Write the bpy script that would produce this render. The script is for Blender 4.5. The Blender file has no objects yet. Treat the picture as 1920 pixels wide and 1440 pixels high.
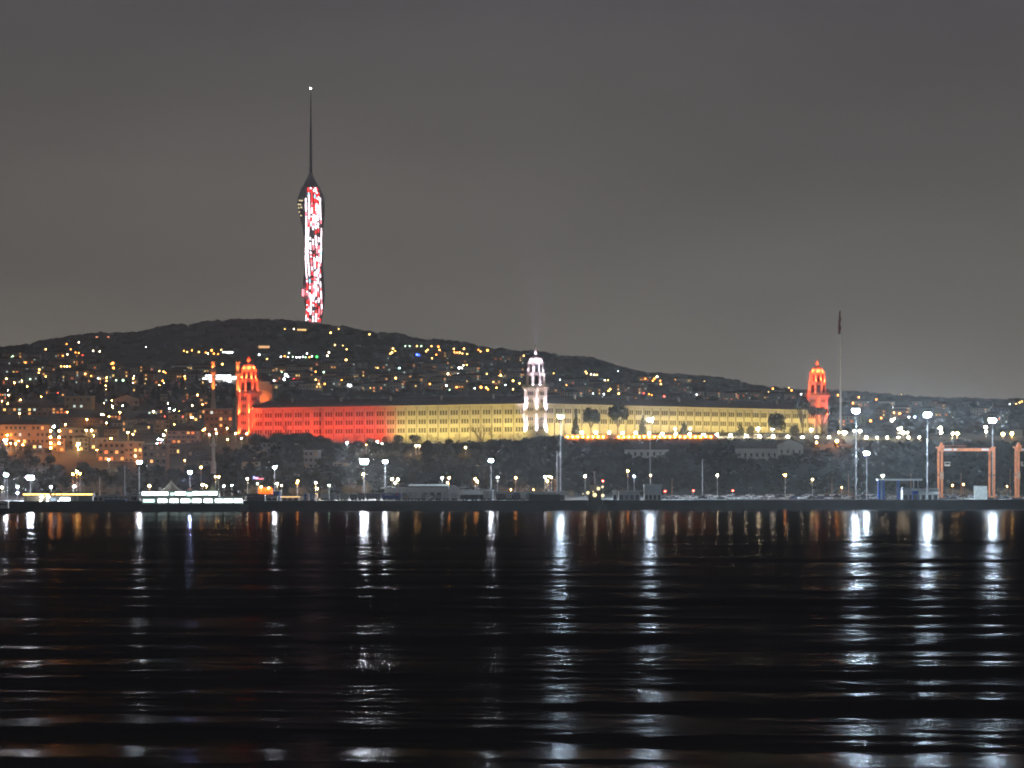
import bpy, math, random
import numpy as np
from mathutils import Vector, Matrix, noise as mn
rnd = random.Random(11)
sc = bpy.context.scene
COL = sc.collection
F = 7788.0          # focal length in photograph pixels (1920 wide)
CH = 12.0           # camera height over the water
HY = 911.0          # row of the horizon
PI = math.pi

def at(px, py, D):
    return Vector(((px-960)/F*D, D, CH+(HY-py)/F*D))

# ------------------------------------------------------------------ materials
MATS = {}
def mat(name, col, rough=0.8, var=0.25, scale=0.6, metal=0.0, bump=0.0, coord='Object'):
    if name in MATS: return MATS[name]
    m = bpy.data.materials.new(name); m.use_nodes = True
    nt = m.node_tree; b = nt.nodes['Principled BSDF']
    b.inputs['Roughness'].default_value = rough
    b.inputs['Metallic'].default_value = metal
    tc = nt.nodes.new('ShaderNodeTexCoord'); n = nt.nodes.new('ShaderNodeTexNoise')
    n.inputs['Scale'].default_value = scale; n.inputs['Detail'].default_value = 4
    nt.links.new(tc.outputs[coord], n.inputs['Vector'])
    r = nt.nodes.new('ShaderNodeValToRGB')
    r.color_ramp.elements[0].position = 0.3; r.color_ramp.elements[1].position = 0.7
    r.color_ramp.elements[0].color = tuple(c*(1-var) for c in col)+(1,)
    r.color_ramp.elements[1].color = tuple(min(1, c*(1+var)) for c in col)+(1,)
    nt.links.new(n.outputs['Fac'], r.inputs['Fac'])
    nt.links.new(r.outputs['Color'], b.inputs['Base Color'])
    if bump:
        bp = nt.nodes.new('ShaderNodeBump'); bp.inputs['Strength'].default_value = bump
        nt.links.new(n.outputs['Fac'], bp.inputs['Height']); nt.links.new(bp.outputs['Normal'], b.inputs['Normal'])
    MATS[name] = m
    return m

def emit(name, col, strength, sample=True, var=0.0):
    if name in MATS: return MATS[name]
    m = bpy.data.materials.new(name); m.use_nodes = True
    nt = m.node_tree; b = nt.nodes['Principled BSDF']
    b.inputs['Base Color'].default_value = tuple(0.5*c for c in col)+(1,)
    b.inputs['Emission Color'].default_value = tuple(col)+(1,)
    b.inputs['Emission Strength'].default_value = strength
    if var:
        tc = nt.nodes.new('ShaderNodeTexCoord'); n = nt.nodes.new('ShaderNodeTexNoise')
        n.inputs['Scale'].default_value = 0.7
        nt.links.new(tc.outputs['Object'], n.inputs['Vector'])
        mr = nt.nodes.new('ShaderNodeMapRange')
        mr.inputs['From Min'].default_value = 0.3; mr.inputs['From Max'].default_value = 0.7
        mr.inputs['To Min'].default_value = strength*(1-var); mr.inputs['To Max'].default_value = strength*(1+var)
        nt.links.new(n.outputs['Fac'], mr.inputs['Value']); nt.links.new(mr.outputs['Result'], b.inputs['Emission Strength'])
    if not sample: m.cycles.emission_sampling = 'NONE'
    MATS[name] = m
    return m

# ------------------------------------------------------------------ mesh builder
class MB:
    def __init__(s): s.v = []; s.f = []; s.mi = []; s.mats = []
    def m(s, mt):
        if mt not in s.mats: s.mats.append(mt)
        return s.mats.index(mt)
    def face(s, idx, k): s.f.append(tuple(idx)); s.mi.append(k)
    def hexa(s, p, mt):
        k = s.m(mt); n = len(s.v); s.v += [tuple(q) for q in p]
        for q in ((0,3,2,1),(4,5,6,7),(0,1,5,4),(1,2,6,5),(2,3,7,6),(3,0,4,7)): s.face([n+i for i in q], k)
    def box(s, x0, x1, y0, y1, z0, z1, mt):
        s.hexa([(x0,y0,z0),(x1,y0,z0),(x1,y1,z0),(x0,y1,z0),(x0,y0,z1),(x1,y0,z1),(x1,y1,z1),(x0,y1,z1)], mt)
    def bar(s, a, b, w, mt, w2=None, n=4):
        a = Vector(a); b = Vector(b); w2 = w if w2 is None else w2
        d = (b-a)
        if d.length < 1e-6: return
        d.normalize(); u = d.cross(Vector((0,0,1)))
        if u.length < 0.05: u = d.cross(Vector((1,0,0)))
        u.normalize(); t = d.cross(u); k = s.m(mt); o = len(s.v)
        for (c, r) in ((a, w), (b, w2)):
            for i in range(n):
                an = 2*PI*(i+.5)/n; s.v.append(tuple(c+(u*math.cos(an)+t*math.sin(an))*r))
        for i in range(n): j = (i+1) % n; s.face((o+i, o+j, o+n+j, o+n+i), k)
        s.face([o+i for i in range(n)][::-1], k); s.face([o+n+i for i in range(n)], k)
    def lathe(s, prof, n, mt, cx=0, cy=0, rot=0.0, closed=True):
        k = s.m(mt); o = len(s.v)
        for (r, z) in prof:
            for i in range(n):
                an = 2*PI*i/n+rot; s.v.append((cx+r*math.cos(an), cy+r*math.sin(an), z))
        for q in range(len(prof)-1):
            for i in range(n):
                j = (i+1) % n
                s.face((o+q*n+i, o+q*n+j, o+(q+1)*n+j, o+(q+1)*n+i), k)
        if closed:
            s.face([o+i for i in range(n)][::-1], k); e = o+(len(prof)-1)*n; s.face([e+i for i in range(n)], k)
    def prism(s, poly, y0, y1, mt):   # polygon in x,z extruded along y
        k = s.m(mt); o = len(s.v); n = len(poly)
        for y in (y0, y1):
            for (x, z) in poly: s.v.append((x, y, z))
        s.face([o+i for i in range(n)], k); s.face([o+n+i for i in range(n)][::-1], k)
        for i in range(n): j = (i+1) % n; s.face((o+j, o+i, o+n+i, o+n+j), k)
    def ball(s, c, r, mt, nu=8, nv=5, sz=1.0):
        pr = [(max(r*math.sin(PI*i/nv), r*.02), c[2]-r*sz*math.cos(PI*i/nv)) for i in range(nv+1)]
        s.lathe(pr, nu, mt, c[0], c[1])
    def mesh(s, name, smooth=False):
        me = bpy.data.meshes.new(name); me.from_pydata(s.v, [], s.f)
        for mt in s.mats: me.materials.append(mt)
        me.polygons.foreach_set('material_index', s.mi)
        if smooth: me.polygons.foreach_set('use_smooth', [True]*len(s.f))
        me.update(); return me
    def obj(s, name, parent=None, smooth=False, loc=None, rz=0):
        o = bpy.data.objects.new(name, s.mesh(name, smooth)); COL.objects.link(o)
        if parent: o.parent = parent
        if loc is not None: o.location = loc
        if rz: o.rotation_euler = (0, 0, rz)
        return o

def tag(o, label=None, cat=None, group=None, kind=None):
    if label: o['label'] = label
    if cat: o['category'] = cat
    if group: o['group'] = group
    if kind: o['kind'] = kind
    return o
def empty(name, loc=(0,0,0), rz=0):
    o = bpy.data.objects.new(name, None); COL.objects.link(o); o.location = loc
    o.rotation_euler = (0,0,rz); o.empty_display_size = 1; return o
def linked(name, me, parent=None, loc=(0,0,0), rz=0, scale=None):
    o = bpy.data.objects.new(name, me); COL.objects.link(o); o.location = loc; o.rotation_euler = (0,0,rz)
    if parent: o.parent = parent
    if scale: o.scale = scale
    return o
def copy_tree(o, parent=None):
    c = o.copy(); COL.objects.link(c)
    if parent: c.parent = parent
    for ch in list(o.children): copy_tree(ch, c)
    return c
ONES = 'zeroth first second third fourth fifth sixth seventh eighth ninth tenth eleventh twelfth thirteenth fourteenth fifteenth sixteenth seventeenth eighteenth nineteenth'.split()
def ordn(n):
    if n < 20: return ONES[n]
    t = 'x x twenty thirty forty fifty sixty seventy eighty ninety'.split()[min(n//10, 9)]
    if n % 10 == 0: return t[:-1]+'ieth'
    return t+'-'+ONES[n % 10]

# ------------------------------------------------------------------ terrain
TD = [2290, 2330, 2380, 2430, 2450, 2560, 2750, 3200, 4200, 5300, 6500, 7600]
TX = [-600, 0, 200, 330, 450, 560, 640, 730, 800, 1000, 1060, 1250, 1500, 1700, 1920, 2500]
TR = [
 [936,915,880,840,832,812,790,760,720,695,672,700],
 [936,915,875,838,832,812,790,760,715,684,657,690],
 [936,918,890,868,858,830,800,765,715,678,631,690],
 [936,918,895,872,862,835,800,765,712,668,612,690],
 [936,915,880,845,838,822,806,770,712,660,608,690],
 [936,912,870,834,832,828,824,780,712,655,607,680],
 [936,912,870,834,832,830,826,785,715,662,618,680],
 [936,912,870,834,832,830,828,788,720,674,629,685],
 [936,912,870,832,832,832,830,790,725,685,641,690],
 [936,912,868,826,826,828,834,800,745,708,667,705],
 [936,912,868,828,818,824,830,802,752,713,677,715],
 [936,912,868,827,816,810,814,805,768,735,704,730],
 [936,912,868,827,818,812,812,806,782,757,736,750],
 [936,912,870,829,822,820,815,810,790,768,752,765],
 [936,912,870,830,825,822,818,812,790,770,757,770],
 [936,912,870,830,825,822,818,812,790,772,760,770]]
def row_at(px, D):
    if D <= TD[0]: return None
    px = min(max(px, TX[0]), TX[-1]-1e-3); D = min(D, TD[-1]-1e-3)
    i = max(k for k in range(len(TX)-1) if TX[k] <= px); j = max(k for k in range(len(TD)-1) if TD[k] <= D)
    a = (px-TX[i])/(TX[i+1]-TX[i]); b = (D-TD[j])/(TD[j+1]-TD[j])
    a = a*a*(3-2*a)
    r0 = TR[i][j]*(1-b)+TR[i][j+1]*b; r1 = TR[i+1][j]*(1-b)+TR[i+1][j+1]*b
    return r0*(1-a)+r1*a
QZ = 4.6
def shore(X): return 2050+0.35*X*1.35
def gz(D): return QZ+max(0, (D-2205)*.022)
def H(X, D):
    if D <= TD[0]: return gz(D)
    px = 960+X/D*F
    z = CH+(HY-row_at(px, D))/F*D
    z0 = CH+(HY-936)/F*TD[0]
    z = z-(z0-QZ)*max(0, 1-(D-TD[0])/40)
    if D > 2700:
        z += min(1, (D-2700)/800)*(7*mn.noise(Vector((X/160, D/260, 0)))+3*mn.noise(Vector((X/50, D/80, 5))))
    return max(z, gz(min(D, 2340)))
def hit(px, py, off=0.0, d0=2295, d1=6500):
    """where the sight line through a photograph pixel meets the ground raised by off"""
    D = d0
    while D < d1:
        p = at(px, py, D)
        if p.z <= H(p.x, D)+off: return p
        D += 4 if D < 2800 else 12
    return at(px, py, d1)
def ground(px, D):
    X = (px-960)/F*D
    return Vector((X, D, H(X, D)))

M_ground = mat('soil_and_grass', (0.036,0.040,0.034), 0.95, 0.4, 0.05, coord='Object')
M_yard = mat('yard_asphalt', (0.06,0.062,0.065), 0.85, 0.3, 0.08)
def build_terrain():
    pxs = np.linspace(-600, 2500, 240)
    Ds = sorted(set(list(np.arange(2290, 2760, 10))+list(np.arange(2760, 4200, 45))+list(np.arange(4200, 7700, 80))))
    v = []; f = []
    for D in Ds:
        for px in pxs:
            X = (px-960)/F*D; v.append((X, float(D), H(X, D)))
    n = len(pxs)
    for i in range(len(Ds)-1):
        for j in range(n-1): f.append((i*n+j, i*n+j+1, (i+1)*n+j+1, (i+1)*n+j))
    me = bpy.data.meshes.new('hills'); me.from_pydata(v, [], f); me.materials.append(M_ground)
    me.polygons.foreach_set('use_smooth', [True]*len(f)); me.update()
    o = bpy.data.objects.new('hills', me); COL.objects.link(o); tag(o, kind='structure')
build_terrain()

# quay yard: top sheet, and the dark quay wall
b = MB(); k = b.m(M_yard)
xs = [-900, -420, 0, 420, 900]
for x in xs: b.v.append((x, shore(x), QZ))
for x in xs: b.v.append((x, 2206+max(0, shore(x)-2196), QZ))
for x in xs: b.v.append((x, 2297, gz(2297)+.02))
for i in range(4): b.face((i, i+1, 6+i, 5+i), k); b.face((5+i, 6+i, 11+i, 10+i), k)
tag(b.obj('quay_yard'), kind='structure')
M_quay = mat('quay_stone', (0.012,0.012,0.013), 0.9, 0.5, 0.2)
b = MB()
for i in range(4):
    x0, x1 = xs[i], xs[i+1]
    b.hexa([(x0,shore(x0)-1.2,-3),(x1,shore(x1)-1.2,-3),(x1,shore(x1)-.01,-3),(x0,shore(x0)-.01,-3),
            (x0,shore(x0)-1.2,QZ+.25),(x1,shore(x1)-1.2,QZ+.25),(x1,shore(x1)-.01,QZ+.25),(x0,shore(x0)-.01,QZ+.25)], M_quay)
tag(b.obj('quay_edge'), kind='structure')

# ------------------------------------------------------------------ water
def build_water():
    m = bpy.data.materials.new('night_water'); m.use_nodes = True; nt = m.node_tree; nt.nodes.clear()
    out = nt.nodes.new('ShaderNodeOutputMaterial'); mix = nt.nodes.new('ShaderNodeMixShader')
    d = nt.nodes.new('ShaderNodeBsdfDiffuse'); d.inputs['Color'].default_value = (0.003,0.004,0.006,1)
    g = nt.nodes.new('ShaderNodeBsdfGlossy'); g.inputs['Color'].default_value = (0.95,0.95,1.0,1); g.inputs['Roughness'].default_value = WATER_ROUGH
    mix.inputs['Fac'].default_value = WATER_FAC
    tc = nt.nodes.new('ShaderNodeTexCoord'); mp = nt.nodes.new('ShaderNodeMapping'); mp.inputs['Scale'].default_value = (0.55, 1.3, 1)
    n = nt.nodes.new('ShaderNodeTexNoise'); n.inputs['Scale'].default_value = 1.6; n.inputs['Detail'].default_value = 3
    bp = nt.nodes.new('ShaderNodeBump'); bp.inputs['Strength'].default_value = 0.5; bp.inputs['Distance'].default_value = 0.09
    nt.links.new(tc.outputs['Object'], mp.inputs['Vector']); nt.links.new(mp.outputs['Vector'], n.inputs['Vector'])
    nt.links.new(n.outputs['Fac'], bp.inputs['Height'])
    nt.links.new(bp.outputs['Normal'], g.inputs['Normal'])
    mp2 = nt.nodes.new('ShaderNodeMapping'); mp2.inputs['Scale'].default_value = (0.004, 0.03, 1)
    n2 = nt.nodes.new('ShaderNodeTexNoise'); n2.inputs['Scale'].default_value = 1.0; n2.inputs['Detail'].default_value = 4
    mr = nt.nodes.new('ShaderNodeMapRange'); mr.inputs['From Min'].default_value = .38; mr.inputs['From Max'].default_value = .62
    mr.inputs['To Min'].default_value = .13; mr.inputs['To Max'].default_value = WATER_ROUGH
    nt.links.new(tc.outputs['Object'], mp2.inputs['Vector']); nt.links.new(mp2.outputs['Vector'], n2.inputs['Vector'])
    nt.links.new(n2.outputs['Fac'], mr.inputs['Value']); 
    sy = nt.nodes.new('ShaderNodeSeparateXYZ'); nt.links.new(tc.outputs['Object'], sy.inputs[0])
    sh = nt.nodes.new('ShaderNodeMapRange'); sh.interpolation_type = 'SMOOTHSTEP'
    for k_, v_ in (('From Min', 700), ('From Max', 1500), ('To Min', 1.0), ('To Max', .6)): sh.inputs[k_].default_value = v_
    ml = nt.nodes.new('ShaderNodeMath'); ml.operation = 'MULTIPLY'      # sheltered, calmer water towards the quay
    nt.links.new(sy.outputs['Y'], sh.inputs['Value']); nt.links.new(mr.outputs['Result'], ml.inputs[0]); nt.links.new(sh.outputs['Result'], ml.inputs[1]); nt.links.new(ml.outputs[0], g.inputs['Roughness'])
    bs = nt.nodes.new('ShaderNodeMath'); bs.operation = 'MULTIPLY'; bs.inputs[1].default_value = .5
    s2 = nt.nodes.new('ShaderNodeMapRange'); s2.interpolation_type = 'SMOOTHSTEP'
    for k_, v_ in (('From Min', 650), ('From Max', 1450), ('To Min', 1.0), ('To Max', .5)): s2.inputs[k_].default_value = v_
    nt.links.new(sy.outputs['Y'], s2.inputs['Value']); nt.links.new(s2.outputs['Result'], bs.inputs[0]); nt.links.new(bs.outputs[0], bp.inputs['Strength'])
    nt.links.new(d.outputs[0], mix.inputs[1]); nt.links.new(g.outputs[0], mix.inputs[2]); nt.links.new(mix.outputs[0], out.inputs[0])
    rows = np.linspace(955-911, 640, 900)              # a fan of rows, dense where the view is grazing
    Ds = CH*F/rows
    Ds = Ds[::-1]                                       # near to far
    Ds = np.concatenate([Ds, np.linspace(Ds[-1]+12, 2450, 22)])
    us = np.linspace(-1250, 1250, 620)/F
    Dg, Ug = np.meshgrid(Ds, us, indexing='ij'); X = Ug*Dg
    sp = np.gradient(Ds)[:, None]*np.ones_like(X)
    rs = np.random.RandomState(4); Z = np.zeros_like(X); 
    patch = 0.75+0.45*np.sin(Dg/47.0+1.3+0.6*np.sin(X/60))*np.sin(Dg/113.0+.4)
    for i in range(90):
        lam = 0.9*(34/0.9)**(rs.rand()); th = rs.normal(0, 0.42)+0.12
        ky = 2*PI/lam*math.cos(th); kx = 2*PI/lam*math.sin(th)
        amp = WAVE_SLOPE*(1.0 if lam < 8 else 0.6)*0.149*lam/(2*PI)
        ratio = (2*PI/abs(ky))/(sp*3.0); w = np.clip((ratio-.6)/0.8, 0, 1)
        lat = (2*PI/max(abs(kx), 1e-4))/(Dg*(us[1]-us[0])*3); w = w*np.clip((lat-.6)/.8, 0, 1)
        ph = rs.rand()*2*PI
        Z += amp*w*np.sin(kx*X+ky*Dg+ph)
    Z *= patch
    for i in range(26):
        lam = 16*(85/16)**rs.rand(); th = rs.normal(0, .13)+.03
        ky = 2*PI/lam*math.cos(th); kx = 2*PI/lam*math.sin(th)
        w = np.clip(((2*PI/abs(ky))/(sp*3.0)-.6)/.8, 0, 1)
        Z += .020*.277*lam/(2*PI)*w*np.sin(kx*X+ky*Dg+rs.rand()*6.28)
    Z *= 1-.3*np.clip((Dg-800)/700, 0, 1)
    v = np.stack([X, Dg, Z], -1).reshape(-1, 3)
    nr, nc = X.shape; idx = np.arange(nr*nc).reshape(nr, nc)
    q = np.stack([idx[:-1,:-1], idx[:-1,1:], idx[1:,1:], idx[1:,:-1]], -1).reshape(-1, 4)
    me = bpy.data.meshes.new('water'); me.vertices.add(len(v)); me.vertices.foreach_set('co', v.ravel())
    me.loops.add(q.size); me.loops.foreach_set('vertex_index', q.ravel().astype(np.int32))
    me.polygons.add(len(q)); me.polygons.foreach_set('loop_start', np.arange(0, q.size, 4, dtype=np.int32))
    me.polygons.foreach_set('loop_total', np.full(len(q), 4, dtype=np.int32))
    me.polygons.foreach_set('use_smooth', np.ones(len(q), bool)); me.materials.append(m); me.update(calc_edges=True)
    o = bpy.data.objects.new('water', me); COL.objects.link(o); tag(o, kind='structure')
    b = MB(); k = b.m(m); b.v = [(-4000,-600,-.9),(4000,-600,-.9),(4000,2700,-.9),(-4000,2700,-.9)]; b.face((0,1,2,3), k)
    tag(b.obj('water'), kind='structure')
WATER_ROUGH = 0.22; WATER_FAC = 0.050; WAVE_SLOPE = 0.060
build_water()

# ------------------------------------------------------------------ trees
M_leaf = mat('dark_foliage', (0.034,0.040,0.028), 0.9, 0.5, 0.35)
M_leaf2 = mat('olive_foliage', (0.045,0.045,0.028), 0.9, 0.5, 0.35)
M_pine = mat('pine_needles', (0.03,0.04,0.028), 0.9, 0.5, 0.5)
M_bark = mat('bark', (0.09,0.07,0.055), 0.9, 0.3, 2)
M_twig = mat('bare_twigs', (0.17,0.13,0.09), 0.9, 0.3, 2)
def leafq(b, p, s, k, r):
    a = Vector((r.gauss(0,1), r.gauss(0,1), r.gauss(0,1))).normalized(); c = a.cross(Vector((r.gauss(0,1), r.gauss(0,1), r.gauss(0,1)))).normalized()
    o = len(b.v)
    b.v += [tuple(p+a*s), tuple(p+c*s*.8), tuple(p-a*s), tuple(p-c*s*.8)]
    b.face((o,o+1,o+2,o+3), k)
def leafy_meshes(seed, h, w, kind='round', leaf=M_leaf, n=900, ls=.42):
    r = random.Random(seed); t = MB()
    t.bar((0,0,-1), (w*.03,0,h*.35), h*.028, M_bark, h*.02, 6)
    c = MB(); k = c.m(leaf); blobs = []
    if kind == 'round':
        for i in range(11):
            an = r.random()*6.28; rr = r.random()**.5*w*.33; z = h*(.42+.4*r.random())
            blobs.append((Vector((rr*math.cos(an), rr*math.sin(an), z)), w*(.16+.12*r.random())))
        blobs.append((Vector((0,0,h*.78)), w*.2))
    elif kind == 'umbrella':
        for i in range(13):
            an = r.random()*6.28; rr = r.random()**.5*w*.36
            blobs.append((Vector((rr*math.cos(an), rr*math.sin(an), h*(.72+.14*r.random()))), w*(.13+.08*r.random())))
    elif kind == 'umbrella2':
        for i in range(15):
            an = r.random()*6.28; rr = r.random()**.5*w*.42
            blobs.append((Vector((rr*math.cos(an), rr*math.sin(an), h*(.84+.08*r.random()))), w*(.10+.06*r.random())))
    else:
        for i in range(12):
            q = i/11; z = h*(.15+.8*q); rr = w*.3*(1-q)
            an = r.random()*6.28
            blobs.append((Vector((rr*.6*math.cos(an), rr*.6*math.sin(an), z)), w*(.30*(1-q)+.06)))
    for (p, rad) in blobs:
        t.bar((w*.03,0,h*.33), p, h*.012, M_bark, h*.004, 4)
    tot = sum(q[1]**2 for q in blobs)
    for (p, rad) in blobs:
        for i in range(int(n*rad*rad/tot)):
            d = Vector((r.gauss(0,1), r.gauss(0,1), r.gauss(0,1))).normalized()
            leafq(c, p+d*rad*(.55+.5*r.random()), ls*(.6+.8*r.random()), k, r)
    return t.mesh('trunk'), c.mesh('crown')
def bare_mesh(seed, h, spread=.5, mt=None):
    r = random.Random(seed); b = MB(); mt = mt or M_twig
    def grow(p, d, L, w, lev):
        q = p+d*L*.5+Vector((r.gauss(0,.06), r.gauss(0,.06), 0))*L; e = q+(d+Vector((r.gauss(0,.15), r.gauss(0,.15), .06))).normalized()*L*.5
        b.bar(p, q, w, mt, w*.8, 4 if lev > 1 else 5); b.bar(q, e, w*.8, mt, w*.62, 4 if lev > 1 else 5)
        if lev >= 5: return
        for i in range(3 if lev < 4 else 2):
            nd = (d+Vector((r.gauss(0,spread), r.gauss(0,spread), r.gauss(.15,spread*.5)))).normalized()
            grow(e if i < 2 else q, nd, L*(.62+.2*r.random()), max(w*.58, .035), lev+1)
    grow(Vector((0,0,-.5)), Vector((0,0,1)), h*.3, h*.022, 0)
    return b.mesh('branches')
ROUND = [leafy_meshes(s, 9.5, 9.0, 'round', [M_leaf, M_leaf2][s % 2], 1100) for s in range(4)]
UMB2 = [leafy_meshes(70+s, 20, 12, 'umbrella2', M_pine, 1500, .45) for s in range(2)]
UMB = [leafy_meshes(20+s, 11, 12, 'umbrella', M_pine, 1400, .45) for s in range(2)]
CON = [leafy_meshes(30+s, 10, 5.5, 'cone', M_pine, 800, .38) for s in range(2)]
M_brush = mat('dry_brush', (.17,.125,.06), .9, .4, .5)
BUSH = [leafy_meshes(90+s, 7, 8, 'round', M_brush, 700, .4) for s in range(3)]
BARE = [bare_mesh(40+s, 9, .5) for s in range(4)]
BARE_DARK = bare_mesh(55, 20, .42, M_bark)
def tree(kind, v, loc, s, label, group, name='tree', cat='tree', rz=None, sz=None):
    me = {'bush': BUSH, 'round': ROUND, 'umb2': UMB2, 'umb': UMB, 'con': CON}[kind]; me = me[v % len(me)]
    o = empty(name, loc, rnd.random()*6.28 if rz is None else rz); o.scale = (s, s, sz or s)
    linked('trunk', me[0], o); linked('crown', me[1], o)
    return tag(o, label, cat, group)
def btree(v, loc, s, label, group, me=None):
    o = linked('bare_tree', me or BARE[v % 4], None, loc, rnd.random()*6.28, (s, s, s))
    return tag(o, label, 'bare tree', group)

# the wooded bluff between the harbour and the barracks: about 270 single trees
ZONES = [(-90, 120, 'wooded mound at the left edge'), (120, 260, 'slope behind the ferry terminal'), (260, 400, 'slope above the moored ferry'),
         (400, 600, 'bluff below the red barracks tower'), (600, 760, 'bluff below the red barracks wing'), (760, 920, 'bluff below the yellow barracks wing'),
         (920, 1050, 'bluff below the white barracks tower'), (1050, 1200, 'slope below the orange lit retaining wall'), (1200, 1370, 'slope around the small white hillside block'),
         (1370, 1530, 'slope around the gabled white hall'), (1530, 1720, 'slope behind the blue port gate'), (1720, 2010, 'slope behind the orange gantry cranes')]
nt_ = 0
for row, (d, dens) in enumerate([(2318, 34), (2342, 33), (2368, 32), (2394, 33), (2418, 33)]):
    px = -80+row*7
    while px < 2000:
        p = px+rnd.uniform(-10, 10); D = d+rnd.uniform(-9, 9)
        px += dens*rnd.uniform(.8, 1.2)
        if row >= 3 and (120 < p < 400): continue
        if row == 4 and (1050 < p < 1360): continue
        if 1360 < p < 1515 and row in (2, 3, 4): continue
        if 1165 < p < 1260 and row in (2, 3): continue
        z = [q for q in ZONES if q[0] <= p < q[1]]
        if not z: continue
        s = rnd.uniform(.55, .95)*(.8 if row == 4 else 1)*(.62 if p > 1060 else 1)
        tree('round', rnd.randrange(4), ground(p, D), s, 'dark round tree in the mass on the %s' % z[0][2], 'dark trees on the bluff', 'broadleaf_tree')
        nt_ += 1

# distant woodland: one mass
def woodland():
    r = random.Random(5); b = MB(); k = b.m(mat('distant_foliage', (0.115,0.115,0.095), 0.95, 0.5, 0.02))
    ico = []
    ph = (1+5**.5)/2
    vs = [Vector(q).normalized() for q in ((-1,ph,0),(1,ph,0),(-1,-ph,0),(1,-ph,0),(0,-1,ph),(0,1,ph),(0,-1,-ph),(0,1,-ph),(ph,0,-1),(ph,0,1),(-ph,0,-1),(-ph,0,1))]
    fs = ((0,11,5),(0,5,1),(0,1,7),(0,7,10),(0,10,11),(1,5,9),(5,11,4),(11,10,2),(10,7,6),(7,1,8),(3,9,4),(3,4,2),(3,2,6),(3,6,8),(3,8,9),(4,9,5),(2,4,11),(6,2,10),(8,6,7),(9,8,1))
    for i in range(9000):
        px = r.uniform(-250, 2170); q = r.random()
        D = 2780+(6560-2780)*q**.8
        if i % 3 == 0: D = r.uniform(6250, 6540)
        g = ground(px, D)
        if px < 430 and D < 3000: continue
        s = r.uniform(2.2, 4.6)*(1+(D-2800)/9000)
        if mn.noise(Vector((g.x/140, D/240, 3))) < -.25 and D < 6200: continue
        o = len(b.v)
        for v_ in vs:
            jit = 1+r.uniform(-.28, .28)
            b.v.append((g.x+v_.x*s*jit*1.15, D+v_.y*s*jit, g.z+s*.35+v_.z*s*jit*.8))
        for f_ in fs: b.face([o+j for j in f_], k)
    tag(b.obj('distant_woodland'), 'dark woodland covering the distant hill below the TV tower', 'woodland', kind='stuff')
woodland()
def scrub():
    r = random.Random(15); b = MB(); k = b.m(mat('scrub_leaves', (0.026,0.028,0.02), 0.95, 0.5, 0.2))
    for i in range(5200):
        px = r.uniform(-150, 2060); D = r.uniform(2306, 2436)
        if 395 > px > 60 and D > 2400: continue
        g = ground(px, D); s = r.uniform(.5, 1.5)
        for j in range(7): leafq(b, g+Vector((r.gauss(0,s*.6), r.gauss(0,s*.6), s*r.uniform(.1,.8))), s*.55, k, r)
    tag(b.obj('undergrowth'), 'low dark scrub covering the slope behind the port', 'undergrowth', kind='stuff')
scrub()

# ------------------------------------------------------------------ the barracks
M_wall = mat('pale_render_wall', (0.34,0.315,0.26), 0.85, 0.12, 0.15)
M_trim = mat('stone_trim', (0.40,0.375,0.33), 0.8, 0.1, 0.5)
M_tile = mat('dark_roof_tiles', (0.07,0.045,0.035), 0.85, 0.35, 0.3)
M_glass = mat('dark_window_glass', (0.03,0.03,0.035), 0.25, 0.3, 0.5)
M_sash = mat('brown_sash', (.07,.055,.045), .6, .2, 1)
M_bay_shade = mat('bay_shadow_strip', (.10,.08,.06), .7, .2, 1)  # dark brown for modelled strips that imitate the shadow lines between bays
M_metal = mat('grey_steel', (0.35,0.36,0.37), 0.5, 0.15, 1.0, 0.3)
M_dark = mat('dark_steel', (0.05,0.05,0.055), 0.6, 0.2, 1.0)
WHITE_L = (0.66,0.85,1.0)
def area(name, loc, aim, sx, sy, W, col, parent, spread=120):
    l = bpy.data.lights.new(name, 'AREA'); l.shape = 'RECTANGLE'; l.size = sx; l.size_y = sy; l.energy = W; l.color = col; l.spread = math.radians(spread)
    o = bpy.data.objects.new(name, l); COL.objects.link(o); o.parent = parent; o.location = loc
    d = Vector(aim)-Vector(loc); o.rotation_euler = d.to_track_quat('-Z', 'Y').to_euler(); return o
def spot(name, loc, aim, W, col, parent, ang=60, rad=.25):
    l = bpy.data.lights.new(name, 'SPOT'); l.energy = W; l.color = col; l.spot_size = math.radians(ang); l.spot_blend = .6; l.shadow_soft_size = rad
    o = bpy.data.objects.new(name, l); COL.objects.link(o); o.parent = parent; o.location = loc
    d = Vector(aim)-Vector(loc); o.rotation_euler = d.to_track_quat('-Z', 'Y').to_euler(); return o

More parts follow.
